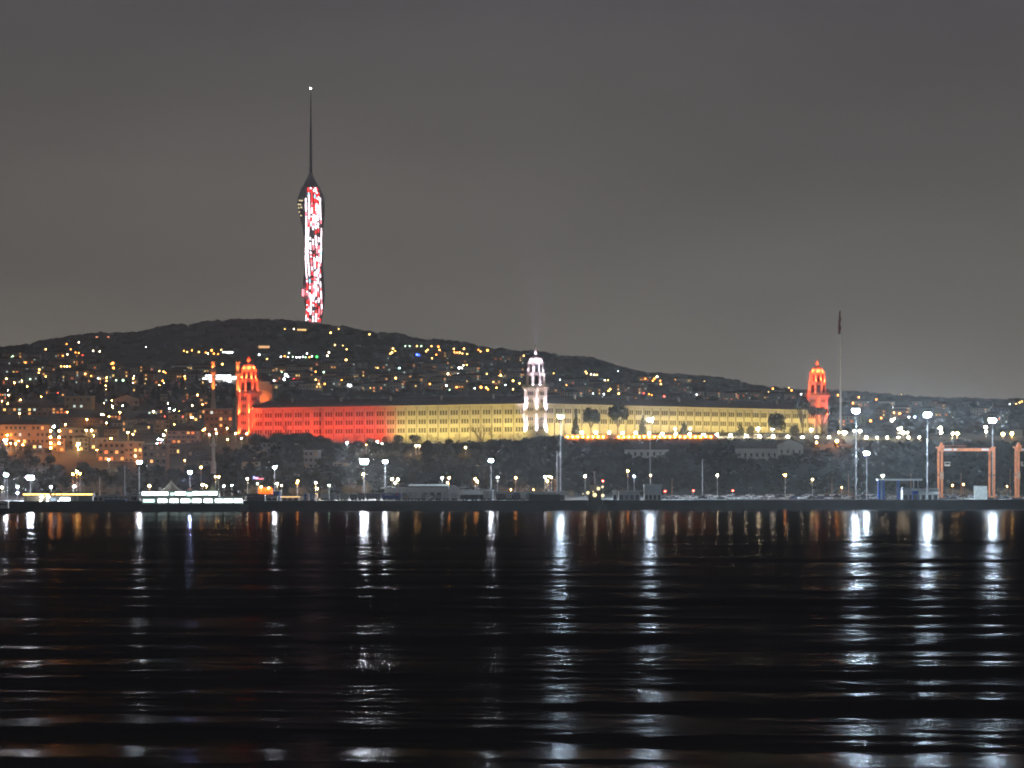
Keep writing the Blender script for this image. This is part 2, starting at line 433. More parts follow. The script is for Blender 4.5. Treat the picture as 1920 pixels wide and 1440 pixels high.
BZ = 38.5
BK = empty('barracks', (14.2, 2450, BZ), math.atan2(.766, .643))
tag(BK, 'huge barracks on the bluff with red and yellow floodlit wings and corner towers', 'barracks')
L1, L2, TH, EV = 238.0, 288.0, 16.0, 21.6
def wing_walls():
    # four wings, butted; the two facing the water carry pilasters, string courses and a cornice
    b = MB(); b.box(0, TH, 6.5, L1-6.5, -5, EV, M_wall)
    t = 8.5
    while t < L1-6:
        b.box(-.35, -.003, t-.35, t+.35, -4.5, EV-.6, M_trim); b.box(-.55, -.351, t-.13, t+.13, -4.5, EV-.5, M_bay_shade); t += 8.5  # pilaster, and a dark strip on it in place of real shade
    for z in (-.2, 5.0, 10.1, 15.2): b.box(-.22, -.002, 6.5, L1-6.5, z-.12, z+.14, M_trim)
    b.box(-.8, TH+.5, 6.5, L1-6.5, EV+.003, EV+.6, M_trim)
    b.box(-1.3, -.004, 172.6, 180.6, -4.4, EV-.7, M_wall)
    b.obj('wing_wall', BK)
    b = MB(); b.box(6.5, L2-6.5, 0, TH, 0, EV, M_wall)
    s = 8.5
    while s < L2-6:
        b.box(s-.35, s+.35, -.35, -.003, 0, EV-.6, M_trim); b.box(s-.13, s+.13, -.55, -.351, 0, EV-.5, M_bay_shade); s += 8.5
    for z in (10.1, 15.4): b.box(6.5, L2-6.5, -.22, -.002, z-.12, z+.14, M_trim)
    b.box(6.5, L2-6.5, -.8, TH+.5, EV+.003, EV+.6, M_trim)
    b.obj('wing_wall', BK)
    b = MB(); b.box(L2-TH, L2, TH+.8, L1-6.5, 0, EV, M_wall); b.obj('wing_wall', BK)
    b = MB(); b.box(TH+.8, L2-TH-.01, L1-TH, L1, 0, EV, M_wall); b.obj('wing_wall', BK)
wing_walls()
def wing_roof(x0, x1, y0, y1, along):
    b = MB(); e = EV+.61; r = e+4.6; k = b.m(M_tile)
    if along == 'y':
        m = (x0+x1)/2; P = [(x0,y0,e),(x1,y0,e),(x1,y1,e),(x0,y1,e),(m,y0+7,r),(m,y1-7,r)]
        fs = [(0,1,4),(1,2,5,4),(2,3,5),(3,0,4,5),(3,2,1,0)]
    else:
        m = (y0+y1)/2; P = [(x0,y0,e),(x1,y0,e),(x1,y1,e),(x0,y1,e),(x0+7,m,r),(x1-7,m,r)]
        fs = [(0,1,5,4),(1,2,5),(2,3,4,5),(3,0,4),(3,2,1,0)]
    b.v = P
    for f_ in fs: b.face(f_, k)
    o = b.obj('roof', BK)
    for i in range(5):
        q = (i+.5)/5
        c = MB()
        if along == 'y': c.box(m-2.8, m-1.6, y0+10+q*(y1-y0-20), y0+11.2+q*(y1-y0-20), e+1.5, r+1.3, M_trim)
        else: c.box(x0+10+q*(x1-x0-20), x0+11.2+q*(x1-x0-20), m-2.8, m-1.6, e+1.5, r+1.3, M_trim)
        c.obj('chimney', o)
wing_roof(-1, TH+.6, 6.6, L1-6.6, 'y'); wing_roof(6.6, L2-6.6, -1.2, TH+.4, 'x')
wing_roof(L2-TH-.5, L2+.5, TH+1, L1-6.6, 'y'); wing_roof(TH+1, L2-TH-1, L1-TH-.5, L1+.5, 'x')
def triple(W=1.22, Hh=2.8):    # a group of three tall panes in one stone surround, facing -y
    b = MB()
    for dx in (-2.1, 0, 2.1):
        b.box(dx-W/2, dx+W/2, -.16, .5, -Hh/2, Hh/2, M_glass)
        b.box(dx-W/2-.16, dx+W/2+.16, -.32, .4, Hh/2, Hh/2+.22, M_trim); b.box(dx-W/2-.2, dx+W/2+.2, -.4, .4, -Hh/2-.2, -Hh/2, M_trim)
        b.box(dx-.04, dx+.04, -.2, -.161, -Hh/2, Hh/2, M_sash)
    return b.mesh('window')
TW = triple()
nwin = 0
for z in (17.4, 12.2, 7.0):
    t = 12.75
    while t < L1-8:
        xo = -1.3 if 172 < t < 181 else 0
        linked('window', TW, BK, (xo, t, z), -PI/2); nwin += 1; t += 8.5
s = 12.75; cnt = 0
rest = MB()
def add_rest(s, z, W=1.22, Hh=2.8):
    for dx in (-2.1, 0, 2.1):
        x = s+dx
        rest.box(x-W/2, x+W/2, -.16, .3, z-Hh/2, z+Hh/2, M_glass)
        rest.box(x-W/2-.2, x+W/2+.2, -.32, .3, z+Hh/2, z+Hh/2+.22, M_trim); rest.box(x-W/2-.2, x+W/2+.2, -.4, .3, z-Hh/2-.2, z-Hh/2, M_trim)
        rest.box(x-.04, x+.04, -.2, -.161, z-Hh/2, z+Hh/2, M_sash)
while s < L2-8:
    for z in (18.0, 12.2):
        if nwin < 100: linked('window', TW, BK, (s, 0, z)); nwin += 1
        else: add_rest(s, z)
    s += 8.5
tag(rest.obj('window', BK), kind='stuff')
# arched doorway at the colour change, left wing
b = MB(); b.lathe([(3.2,0),(3.2,.6)], 16, M_trim); me = b.mesh('doorway')
b = MB(); b.box(-2.6, 2.6, -.6, .2, -4.4, 1.2, M_glass); b.box(-3.3,-2.6,-.9,.3,-4.4,1.2,M_trim); b.box(2.6,3.3,-.9,.3,-4.4,1.2,M_trim)
b.prism([(3.3*math.cos(PI*i/12), 1.2+3.3*math.sin(PI*i/12)) for i in range(13)], -.9, .3, M_trim)
b.prism([(2.4*math.cos(PI*i/12), 1.22+2.4*math.sin(PI*i/12)) for i in range(13)], -.95, -.9, M_glass)
o = b.obj('doorway', BK); o.location = (-.3, 118.5, 0); o.rotation_euler = (0,0,-PI/2)
# facade floodlights
RED, YEL = (1.0,0.045,0.010), (1.0,0.77,0.22)
PR, PY = 4300, 4100
def fixture(loc, parent, name='floodlight'):
    b = MB(); b.box(-.4,.4,-.25,.25,-.3,.2,M_dark); b.bar((0,0,-1.2),(0,0,-.3),.08,M_dark)
    o = b.obj(name, parent, loc=loc); return o
def lz(x, y):
    q = BK_M @ Vector((x, y, 0)); return H(q.x, q.y)-BZ
BK_M = Matrix.Translation((14.2, 2450, BZ)) @ Matrix.Rotation(math.atan2(.766, .643), 4, 'Z')
for i in range(7):
    t0, t1 = 112.8+i*17.3, 112.8+(i+1)*17.3
    if t1 > L1-4: t1 = L1-4
    f = fixture((-13, (t0+t1)/2, max(lz(-13, t0), lz(-13, t1), lz(-9, t1), lz(-9, t0))+1.1), BK); area('flood', (0,0,.5), (13.5,0,11.5), t1-t0-1.5, .8, PR, RED, f, 105)
for i in range(6):
    t0, t1 = 4+i*18.1, 4+(i+1)*18.1
    f = fixture((-13, (t0+t1)/2, max(lz(-13, t0), lz(-13, t1), lz(-9, t1), lz(-9, t0))+1.1), BK); area('flood', (0,0,.5), (13.5,0,11.5), t1-t0-1.5, .8, PY, YEL, f, 105)
for i in range(16):
    s0 = 6+i*17.3
    f = fixture((s0+8.6, -10, max(lz(s0, -10), lz(s0+17, -10), lz(s0+8, -5))+1.1), BK); l = area('flood', (0,0,.4), (0,10.5,6.6), 16, .8, PY*.62, YEL, f, 120)

def corner_tower(cx, cy, col, style, base=-5, wash=None):
    hw = 4.6
    b = MB(); b.box(cx-hw, cx+hw, cy-hw, cy+hw, base, 30.4, M_wall)
    b.hexa([(cx-hw-1.5,cy-hw-1.5,base),(cx+hw+.2,cy-hw-1.5,base),(cx+hw+.2,cy+hw+.2,base),(cx-hw-1.5,cy+hw+.2,base),
            (cx-hw-.05,cy-hw-.05,3),(cx+hw+.02,cy-hw-.05,3),(cx+hw+.02,cy+hw+.02,3),(cx-hw-.05,cy+hw+.02,3)], M_wall)
    for sx in (-1, 1):
        for sy in (-1, 1):
            x = cx+sx*(hw-.5); y = cy+sy*(hw-.5)
            b.lathe([(.95, 3.1),(.95,15.6),(1.1,15.7),(1.1,16.2),(.9,16.3),(.9,29.8),(1.15,29.9),(1.15,30.5)], 8, M_trim, x, y)
    for z in (5.0, 10.1, 15.9, 21.2, 26): b.box(cx-hw-.2, cx+hw+.2, cy-hw-.2, cy+hw+.2, z-.15, z+.15, M_trim)
    b.box(cx-hw-.9, cx+hw+.9, cy-hw-.9, cy+hw+.9, 30.5, 31.2, M_trim); b.box(cx-hw-1.3, cx+hw+1.3, cy-hw-1.3, cy+hw+1.3, 31.2, 31.9, M_trim)
    T = b.obj('corner_tower', BK)
    # parapet balusters
    p = MB()
    for i in range(10):
        q = -hw-1+i*(2*hw+2)/9
        for (x, y) in ((cx+q, cy-hw-1), (cx-hw-1, cy+q), (cx+q, cy+hw+1), (cx+hw+1, cy+q)): p.box(x-.13, x+.13, y-.13, y+.13, 31.9, 33.0, M_trim)
    p.box(cx-hw-1.2, cx+hw+1.2, cy-hw-1.2, cy-hw-.8, 33, 33.25, M_trim); p.box(cx-hw-1.2, cx-hw-.8, cy-hw-.8, cy+hw+1.2, 33, 33.25, M_trim)
    p.obj('parapet', T)
    def octo(r, z0, z1, name):
        b = MB(); b.lathe([(r,z0),(r,z1),(r+.7,z1+.05),(r+.8,z1+.7)], 8, M_wall, cx, cy, PI/8)
        for i in range(8):
            a = PI/8+i*PI/4; b.bar((cx+(r+.1)*math.cos(a), cy+(r+.1)*math.sin(a), z0), (cx+(r+.1)*math.cos(a), cy+(r+.1)*math.sin(a), z1), .42, M_trim, n=6)
            a = i*PI/4; rr = r*math.cos(PI/8)
            u = Vector((-math.sin(a), math.cos(a), 0)); c = Vector((cx+rr*math.cos(a), cy+rr*math.sin(a), 0)); n = Vector((math.cos(a), math.sin(a), 0))
            h0, h1 = z0+.9, z1-1.0; w = r*.2
            q = [c+u*(-w)-n*.3, c+u*w-n*.3, c+u*w+n*.05, c-u*w+n*.05]
            b.hexa([tuple(v+Vector((0,0,h0))) for v in q]+[tuple(v+Vector((0,0,h1))) for v in q], M_glass)
        return b.obj(name, T)
    octo(5.3, 31.9, 39.2, 'belfry_tier'); octo(4.3, 39.9, 46.0, 'lantern_tier')
    b = MB(); b.lathe([(3.9,46.7),(3.8,47.8),(3.2,48.9),(2.0,49.9),(.8,50.5)], 16, M_trim, cx, cy); b.obj('dome', T, True)
    b = MB(); b.lathe([(.7,50.4),(.5,51.0),(.9,51.9),(.8,52.8),(.25,53.9),(.06,55.8)], 10, M_trim, cx, cy); b.obj('finial', T, True)
    # windows of the shaft
    sw = MB()
    for dx in (-1.5, 0, 1.5):
        sw.box(dx-.4, dx+.4, -.12, .3, -1.0, 1.0, M_glass); sw.box(dx-.55, dx+.55, -.25, .3, 1.0, 1.2, M_trim); sw.box(dx-.55, dx+.55, -.25, .3, -1.2, -1.0, M_trim)
    swm = sw.mesh('window')
    for z in (7.5, 13.0, 18.6, 23.5, 28.0):
        linked('window', swm, T, (cx, cy-hw, z)); linked('window', swm, T, (cx-hw, cy, z), -PI/2)
    # uplights
    g = hw+1.15
    E = 1.0
    for (x, y) in ((cx-hw-.95, cy-hw-.95), (cx-hw-1.1, cy+hw-.5), (cx+hw-.5, cy-hw-1.1)):
        for z in (4.3, 17.2):
            f = fixture((x, y, z), T, 'uplight')
            spot('beam', (0,0,.25), (cx*.06-x*.06, cy*.06-y*.06, 7), style['pil'], col, f, 70)
    for i in range(8):
        a = PI/8+i*PI/4
        d = (math.cos(a)*.643-math.sin(a)*.766, math.cos(a)*.766+math.sin(a)*.643)
        if d[1] > .35: continue
        for (r, z, e) in ((6.3, 32.4, style['t2']), (5.2, 40.2, style['t3'])):
            if style.get('skip') and d[0] < -.5 and z < 40: continue
            f = fixture((cx+r*math.cos(a), cy+r*math.sin(a), z), T, 'uplight')
            spot('beam', (0,0,.25), (-math.cos(a)*.9, -math.sin(a)*.9, 6), e, col, f, 75)
    f = fixture((cx-3.0, cy-3.0, 46.9), T, 'uplight')
    for (x, y) in ((-4.4,-4.4), (-5.6, 1.5), (1.5, -5.6)):
        spot('beam', (x*.9+3, y*.9+3, .2), (3, 3, 2.2), style['dome'], col, f, 110)
    spot('beam', (-.2,-.2,3.6), (2.6, 2.6, 6.3), style['dome']*.6, col, f, 60)
    if wash:
        spot('beam', (-15, -17, -37), (2, 2, -24), wash[0], wash[1], f, 50, .4)
    return T
WST = dict(pil=95000, t2=85000, t3=17000, dome=4500, skip=True)
RST = dict(pil=115000, t2=150000, t3=75000, dome=18000)
corner_tower(2.2, 2.2, (.95,.76,1.0), WST, wash=(26000, (1.0,.72,.2)))
corner_tower(2.2, L1-2.2, (1.0,.048,.010), RST, wash=(55000, (1.0,.09,.03)))
corner_tower(L2-2.2, 2.2, (1.0,.048,.010), RST, base=0, wash=(140000, (1.0,.09,.03)))
sb = fixture((2.2, 2.2, 56.5), BK, 'searchlight'); spot('sky_beam', (0,0,.5), (-1.0,.4,60), 7000000, (.75,.45,1.0), sb, 30, .5)
corner_tower(L2-2.2, L1-2.2, (1.0,.84,.95), dict(pil=10, t2=10, t3=10, dome=10), base=0)

# ------------------------------------------------------------------ TV tower
def tv_tower():
    D = 6500; s = D/F; c = at(585, 607, D); root = empty('tv_tower', (c.x, D, c.z-4))
    tag(root, 'tall slender hilltop TV tower with a red and white lit facade and needle mast', 'tower')
    z = lambda py: (607-py)*s+4
    x = lambda px: (px-585)*s
    body = mat('tower_cladding', (0.68,0.68,0.68), 0.5, 0.2, 0.02)
    prof = [(604,574,603),(590,573.5,605),(570,571,608),(550,568,609),(530,568,608),(505,570,606),(470,571,606),(450,570,605),(430,568,606),(410,563,608),(395,559,609),(380,557,609),(368,559,607),(358,563,602),(350,566,599)]
    b = MB(); n = 28; k = b.m(body)
    def ring(py, l, r):
        cx = x((l+r)/2); rx = (r-l)/2*s
        for i in range(n):
            a = 2*PI*i/n; b.v.append((cx+rx*math.cos(a), rx*.9*math.sin(a), z(py)))
    for q in prof: ring(*q)
    for q in range(len(prof)-1):
        for i in range(n): j = (i+1) % n; b.face((q*n+i, q*n+j, (q+1)*n+j, (q+1)*n+i), k)
    b.face([(len(prof)-1)*n+i for i in range(n)], k)
    b.obj('shaft', root, True)
    def edge(py):
        for a, c_ in zip(prof[:-1], prof[1:]):
            if a[0] >= py >= c_[0]:
                t = (a[0]-py)/(a[0]-c_[0]); return a[1]+(c_[1]-a[1])*t, a[2]+(c_[2]-a[2])*t
        return prof[-1][1:]
    b = MB(); b.lathe([(x(599), z(350)),(x(597), z(343)),(x(592), z(334)),(x(588.5), z(327)),(x(587), z(322))], 18, body, x(582.5)); b.obj('cap', root, True)
    mast = mat('mast_steel', (0.4,0.38,0.38), 0.6, 0.2, 0.2)
    b = MB(); b.lathe([(2.4, z(326)),(2.1, z(300)),(1.9, z(260)),(1.3, z(230)),(1.0, z(200)),(.35, z(167))], 8, mast, x(582.8)); b.obj('needle_mast', root)
    b = MB(); b.ball((x(582.3), 0, z(165.6)), 1.1, emit('beacon_light', (1,.86,.6), 60), 8, 5); b.obj('beacon', root)
    # led facade: each column is a part made of floor-high light bars
    W = emit('led_white', (1.0,.80,.88), 7.0, False); Rr = emit('led_red', (1.0,.03,.03), 4.0, False); PK = emit('led_pink', (1.0,.25,.30), 4.0, False); CY = emit('led_cyan', (.35,.8,1.0), 4.5, False)
    r = random.Random(8)
    cols = [0.05, .20, .36, .52, .67, .80, .93]       # across the lit sector
    for ci, cq in enumerate(cols):
        b = MB()
        py = 603.0; st = None; run = 0
        while py > 353:
            l, rr = edge(py)
            l0 = 572.5+2.5*math.sin((603-py)/70) if py > 540 else 573.5+1.6*math.sin((603-py)/34)
            r0 = min(rr-1.5, 604.5); px = l0+(r0-l0)*cq+1.3*math.sin(py/21+ci*.9)
            if py < 372 and (cq < .2 or cq > .8): break
            cxp = (l+rr)/2; hw_ = (rr-l)/2
            u = max(-.97, min(.97, (px-cxp)/hw_)); yy = -math.sqrt(1-u*u)*hw_*s*.9-.4
            if run <= 0:
                dark = .17
                if 432 < py < 447: dark = .75
                if py > 545: pr = (.42,.26,.30,.02)
                elif py > 450: pr = (.52,.12,.34,.02)
                elif py > 400: pr = (.52,.28,.14,.06)
                else: pr = (.40,.42,.14,.04)
                edgecol = cq in (.05,.93,.20)
                if edgecol and 375 < py < 540: pr = (.8,.05,.1,.05); dark = .15
                run = r.randint(1, 5)
                v = r.random(); st = None
                if v > dark:
                    v = r.random(); acc = 0
                    for m_, p_ in zip((W, Rr, PK, CY), pr):
                        acc += p_
                        if v < acc: st = m_; break
            if st is not None:
                w = 1.15*s*r.uniform(.5, 1.0); h = .85*s
                X = x(px); Z = z(py)
                b.box(X-w, X+w, yy-.5, yy+.8, Z-h*.5, Z+h*.62, st)
            py -= 1.7; run -= 1
        b.obj('light_column', root)
    # lit observation floors on the left
    b = MB(); WL = emit('deck_lamp', (1.0,.82,.45), 1.6, False)
    for (px, py) in ((563,377),(567,377.5),(560.5,384),(564,384.5),(561,390.5),(566,390),(562,398),(565,405)):
        l, rr = edge(py); u = (px-(l+rr)/2)/((rr-l)/2); yy = -math.sqrt(max(.02,1-u*u))*(rr-l)/2*s*.9-.5
        b.box(x(px)-1.3, x(px)+1.3, yy-.4, yy+1.5, z(py)-.8, z(py)+.8, WL)
    b.obj('deck_window', root)
    b = MB(); b.box(x(568.5)-1.3, x(568.5)+1.3, -12, -9, z(556), z(543), PK); b.obj('light_column', root)
tv_tower()

# ------------------------------------------------------------------ the mosque behind the left tower
M_lead = mat('lead_dome', (0.10,0.085,0.085), 0.6, 0.2, 0.4); M_stone = mat('mosque_stone', (0.5,0.42,0.33), 0.85, 0.15, 0.5)
def minaret_mesh(b, x, y, z0, zb, z1, r, zt):
    b.lathe([(r*1.5,z0),(r*1.5,z0+5),(r,z0+8),(r*.92,zb-1.5)], 10, M_stone, x, y)
def mosque():
    D = 2790; s = D/F; c = at(487, 800, D); g = H(c.x, D); root = empty('mosque', (c.x, D, g-1))
    tag(root, 'domed mosque with two slim minarets lit orange, behind the red barracks tower', 'mosque')
    z = lambda py: CH+(HY-py)*s-(g-1)
    b = MB(); b.box(-9, 9, -9, 9, 0, z(722), M_stone); b.box(-7, 7, -7, 7, z(722)+.01, z(716), M_stone)
    b.obj('prayer_hall', root)
    b = MB(); R = 8.0
    b.lathe([(R, z(715.9)), (R, z(712))]+[(R*math.cos(a*PI/20)*.97, z(712)+R*.62*math.sin(a*PI/20)) for a in range(0, 10)], 20, M_lead, 0, 0); b.obj('dome', root, True)
    b = MB(); b.prism([(6.2*math.cos(PI*i/14), 6.2*math.sin(PI*i/14)*.72) for i in range(15)], -.6, .6, M_stone)
    for i in range(-2, 3): b.prism([(i*1.9-.5,0.5),(i*1.9+.5,.5),(i*1.9+.5,2.6-abs(i)*.5),(i*1.9-.5,2.6-abs(i)*.5)], .6, .7, M_glass)
    o = b.obj('arched_gable', root); o.location = (3.0, -9.8, z(744)); o.rotation_euler = (0,0,0)
    b = MB(); b.box(-5, 7.5, -10.4, -9.0, z(760), z(744)-.01, M_stone); b.obj('porch', root)
    for (px, top, bal, g0) in ((402.5, 671, 699, 760), (447, 675, 702, 760)):
        X = (px-487)*s; y = -14 if px < 420 else -6
        k = 1+y/D
        b = MB(); Z = lambda py: CH+(HY-py)*s*k-(g-1)
        b.lathe([(1.7, -8),(1.7, Z(755)),(1.25, Z(748)),(1.15, Z(bal)-1.2),(1.9, Z(bal))], 10, M_stone, X*k, y)
        o = b.obj('minaret', root)
        b = MB(); b.lathe([(2.1, Z(bal)+.01),(2.1, Z(bal)+1.2),(1.9, Z(bal)+1.2),(1.9,Z(bal)+.3)], 12, M_stone, X*k, y); b.obj('balcony', o)
        b = MB(); b.lathe([(1.5, Z(bal)+.3),(1.45, Z(680)),(1.7, Z(679))], 10, M_stone, X*k, y); b.obj('upper_shaft', o)
        b = MB(); b.lathe([(1.6, Z(679)+.01),(.8, Z(675)),(.1, Z(top))], 10, M_lead, X*k, y); b.obj('spire', o)
        f = fixture((X*k-.3, y-2.7, Z(bal)+.9), o, 'uplight'); spot('beam', (0,0,.2), (.1,.9,7), 30000, (1,.20,.04), f, 70)
        spot('beam', (0,-3,-16), (.3,3,-3), 40000, (1,.20,.04), f, 50)
    f = fixture((3, -17, z(758)), root); spot('beam', (0,0,.5), (0,7.5,9), 6500, (1,.2,.04), f, 100)
    f = fixture((-9, -16, z(724)), root); spot('beam', (0,0,.5), (10,10,5), 3500, (1,.4,.2), f, 100)
mosque()

# ------------------------------------------------------------------ lamps
LC = {'o': ((1.0,.30,.045), 'orange'), 'y': ((1.0,.52,.13), 'yellow'), 'w': ((.92,.97,1.0), 'white'), 'b': ((.45,.62,1.0), 'bluish white'),
      'g': ((.62,1.0,.62), 'greenish'), 'c': ((.45,1.0,.9), 'cyan'), 'r': ((1.0,.08,.05), 'red'), 'ww': ((1.0,.78,.48), 'warm white'), 'B': ((.05,.12,1.0), 'deep blue'), 'G': ((.05,1.0,.1), 'bright green')}
FAR_L = {'o': 9, 'y': 9, 'w': 10, 'b': 10, 'g': 4, 'c': 6, 'r': 5, 'ww': 11, 'B': 8, 'G': 7}
FARM = {}
def far_mesh(c, big):
    if (c, big) in FARM: return FARM[(c, big)]
    b = MB(); r = .70*big
    b.bar((0,0,-1), (0,0,6), .12, M_dark, .08, 5); b.bar((0,0,6),(0,-1.2,6.3),.07,M_dark,n=4)
    b.ball((0,-1.3,6.25), r, emit('lamp_'+c, LC[c][0], FAR_L[c]*1.8), 8, 5)
    FARM[(c, big)] = b.mesh('street_lamp'); return FARM[(c, big)]
def far_lamps(zone, group, pts, d0, d1):
    pts = sorted(pts); n = {}
    for q in pts:
        px, py, c = q[0], q[1], q[2]; big = q[3] if len(q) > 3 else 1.0
        p = hit(px, py, 6.2, d0, d1)
        n[c] = n.get(c, 0)+1
        o = linked('hill_lamp', far_mesh(c, big), None, (p.x, p.y, H(p.x, p.y)+.0))
        k = p.y/4200.0; o.scale = (k**.5 if k > 1 else 1,)*3
        o.location.z = p.z-6.25*o.scale[0]
        tag(o, '%s hill lamp, %s such from left %s' % (LC[c][1], ordn(n[c]), zone), 'hill lamp', group)
S = lambda t: [((float(q.split(',')[0]), float(q.split(',')[1]), q.split(',')[2]) + ((float(q.split(',')[3]),) if q.count(',') > 2 else ())) for q in t.split()]
far_lamps('on the ridge left of the restaurant', 'lamps on the far hill at the left',
 S('86,655,y,1.3 93,665,o,1.3 101,663,o,1.4 118,667,o 127,665,ww,1.3 133,655,o 142,661,o 148,662,o 155,666,r 160,671,o 163,681,o,1.3 144,674,g 22,670,g 31,678,c 24,668,g 6,684,o,1.2 48,680,o 60,688,r 73,687,y,1.2 83,687,y 74,693,y,1.2 73,699,y 115,687,y 121,687,y 126,687,ww 131,687,o 149,695,w,1.7 57,707,y 57,711,g 86,706,y 12,710,g 184,710,w 197,697,g 128,698,g 160,701,y 175,658,ww 187,659,ww 148,642,ww 125,645,o 171,705,o 201,708,y'), 2500, 6300)
far_lamps('between ridge restaurant and left minaret', 'lamps on the far hill at the left',
 S('212,681,o,1.6 213,690,o,1.5 209,682,o 271,691,b,1.5 269,701,ww,1.3 265,700,o 299,696,y 307,697,y 311,699,o 341,702,o,1.2 348,710,o,1.2 361,709,w,1.6 376,708,w,1.3 383,709,w,1.4 305,714,o 231,713,g,1.4 218,713,g 274,651,w,.7 222,700,o 200,714,y 360,657,o 373,660,y,1.1 386,661,o 397,657,o,1.5 351,660,y 345,658,o 409,664,o 415,656,y 390,663,ww 417,683,y,1.4 401,663,o,1.2'), 2900, 6300)
far_lamps('on the hill below the TV tower', 'lamps on the far hill behind the barracks',
 S('534,617,y,.8 551,617,ww 620,624,y,1.5 635,617,y,.8 693,627,y,1.2 628,647,y,1.2 650,655,y 643,648,y,.7 617,661,ww,1.1 614,667,ww,1.1 486,665,w,1.3 542,662,g 576,663,w,1.1 594,669,G,1.4 527,669,w 534,668,o 540,670,w 549,669,g 556,670,w 562,670,w 568,669,w 573,670,g 580,670,o 585,668,w 649,675,y,1.5 673,681,r 528,698,g,1.2 592,697,o 607,698,g,1.3 624,705,y,1.2 611,707,y,1.2 575,702,y 536,703,w,1.9 533,711,w,1.6 540,706,w 508,712,w,1.7 514,714,w 570,714,o,1.7 614,717,y,1.8 609,720,o 651,708,o,1.2 669,716,y,1.5 657,723,w,1.7 653,722,w,1.2 501,673,y 505,705,g 598,720,y 641,713,o 660,713,o,1.2 592,712,y 708,690,y,.8'), 3000, 6350)
far_lamps('on the hill above the yellow wing', 'lamps on the far hill behind the barracks',
 S('737,654,y,1.3 735,661,y,1.4 741,658,o 732,663,y 760,649,g,1.1 768,649,g,1.1 782,649,y,1.1 790,649,g,1.2 809,649,y 822,650,o,1.3 802,656,y,1.1 799,659,y 782,665,B,1.7 786,666,B 810,672,y 827,659,o,1.2 824,656,y 851,654,y,1.1 870,654,y,1.3 862,661,y,1.1 857,661,o 867,663,y 852,660,o 876,664,y 897,656,o 901,659,y 914,657,o,1.9 839,682,o,1.6 875,684,y 869,685,ww 861,690,w,1.6 866,690,w,1.1 749,691,c,1.8 840,701,ww,1.3 859,702,w,1.5 877,702,ww,1.5 913,701,y,.9 939,704,y,1.3 935,705,y 962,714,y,1.3 974,719,y 787,711,y,1.2 793,715,o 742,709,y,1.3 731,716,o,1.7 734,712,o 751,720,o 745,716,o,1.1 837,723,w 856,726,o,1.1 902,726,o,1.6 912,727,y,1.2 915,730,o 931,727,y 962,730,y 982,667,y 770,700,y,.8 806,720,o 898,690,o,.8 925,716,y,.8 948,722,w,.8 890,728,w,.8 843,731,g,.8 818,665,o'), 3000, 6300)
far_lamps('on the hill right of the white tower', 'lamps on the far hill at the right',
 S('1100,700,y 1108,702,ww 1114,703,ww 1119,703,y 1134,713,ww,.9 1140,713,y,.9 1139,721,g 1152,720,g,1.1 1097,726,y,.9 1144,730,y,1.2 1141,733,y 1156,728,w 1160,738,y,1.3 1132,739,w,.9 1214,708,o,1.8 1210,710,o 1232,707,ww,1.8 1227,710,o,1.3 1224,714,o,1.1 1255,717,ww,2.0 1239,720,y,1.1 1238,714,o 1197,725,o,.9 1207,737,r 1217,739,o,.9 1222,741,o,.8 1245,743,r,1.4 1321,716,y,1.6 1306,740,w,.8 1098,697,y 1159,696,w,.7 1038,700,y,.8 1050,712,w,.7 1062,722,o,.8 1112,738,w,.7 1266,712,o,.8'), 3000, 6300)
far_lamps('on low land beside the right red tower', 'lamps on the far hill at the right',
 S('1449,729,o,1.3 1462,743,o,1.9 1441,735,y,.7 1484,732,o,1.3 1479,727,y,.8 1502,739,w,.9 1571,741,o,1.3 1610,745,o,1.3 1643,749,o,1.2 1599,756,o,1.3 1672,788,ww,1.8 1677,785,ww 1687,776,o,1.6 1676,774,y,1.1 1704,782,w 1715,782,b,1.2 1674,764,w 1845,777,o,1.5 1911,755,y 1916,753,y 1905,757,y,.8 1893,758,w,.7 1632,789,o,1.2 1652,784,o 1690,740,y,.5'), 2900, 6200)

# illuminated strips (long shop signs, lit terraces) far away
def far_building(px, py, w, h, label, col, st, roof=M_dark, cat='building', name='lit_building', d0=3000, d1=6300, mat_n='strip_lamp', n=6, hh=1.0):
    p = hit(px, py+h, 0, d0, d1); s = p.y/F
    o = empty(name, (p.x, p.y, p.z)); W = w*s; T = h*s
    b = MB(); b.box(-W/2, W/2, 0, 9, -4, T, mat('weathered_render', (0.3,0.27,0.23), .85, .2, .2)); b.obj('wall', o)
    b = MB(); b.hexa([(-W/2-.6,-.8,T),(W/2+.6,-.8,T),(W/2+.6,9.8,T),(-W/2-.6,9.8,T),(-W/2+1,4,T+1.6),(W/2-1,4,T+1.6),(W/2-1,5,T+1.6),(-W/2+1,5,T+1.6)], roof); b.obj('roof', o)
    m = emit(mat_n, col, st, False, .5)
    for i in range(n):
        b = MB(); x0 = -W/2+W*(i+.12)/n; b.box(x0, x0+W/n*.76, -.25, -.01, T*(.5-.42*hh), T*(.5+.42*hh), m); b.obj('window', o)
    return tag(o, label, cat)
far_building(192, 631, 26, 3, 'low restaurant with a long orange lit terrace on the left ridge', (1,.32,.13), 3.0, mat_n='st1')
far_building(570, 616.5, 26, 4, 'low orange lit building directly below the TV tower', (1,.62,.22), 2.2, mat_n='st2', d1=6480)
far_building(495, 648, 21, 5, 'small building with an orange lit band above the red barracks tower', (1,.55,.25), 1.6, mat_n='st3')
far_building(494, 675, 18, 3, 'low building with a thin orange lit band right of the red tower top', (1,.55,.15), 2.0, mat_n='st4')
far_building(427, 659, 20, 4.5, 'building with a brilliant white lit front left of the red tower top', (.85,1,.95), 9, mat_n='st5')
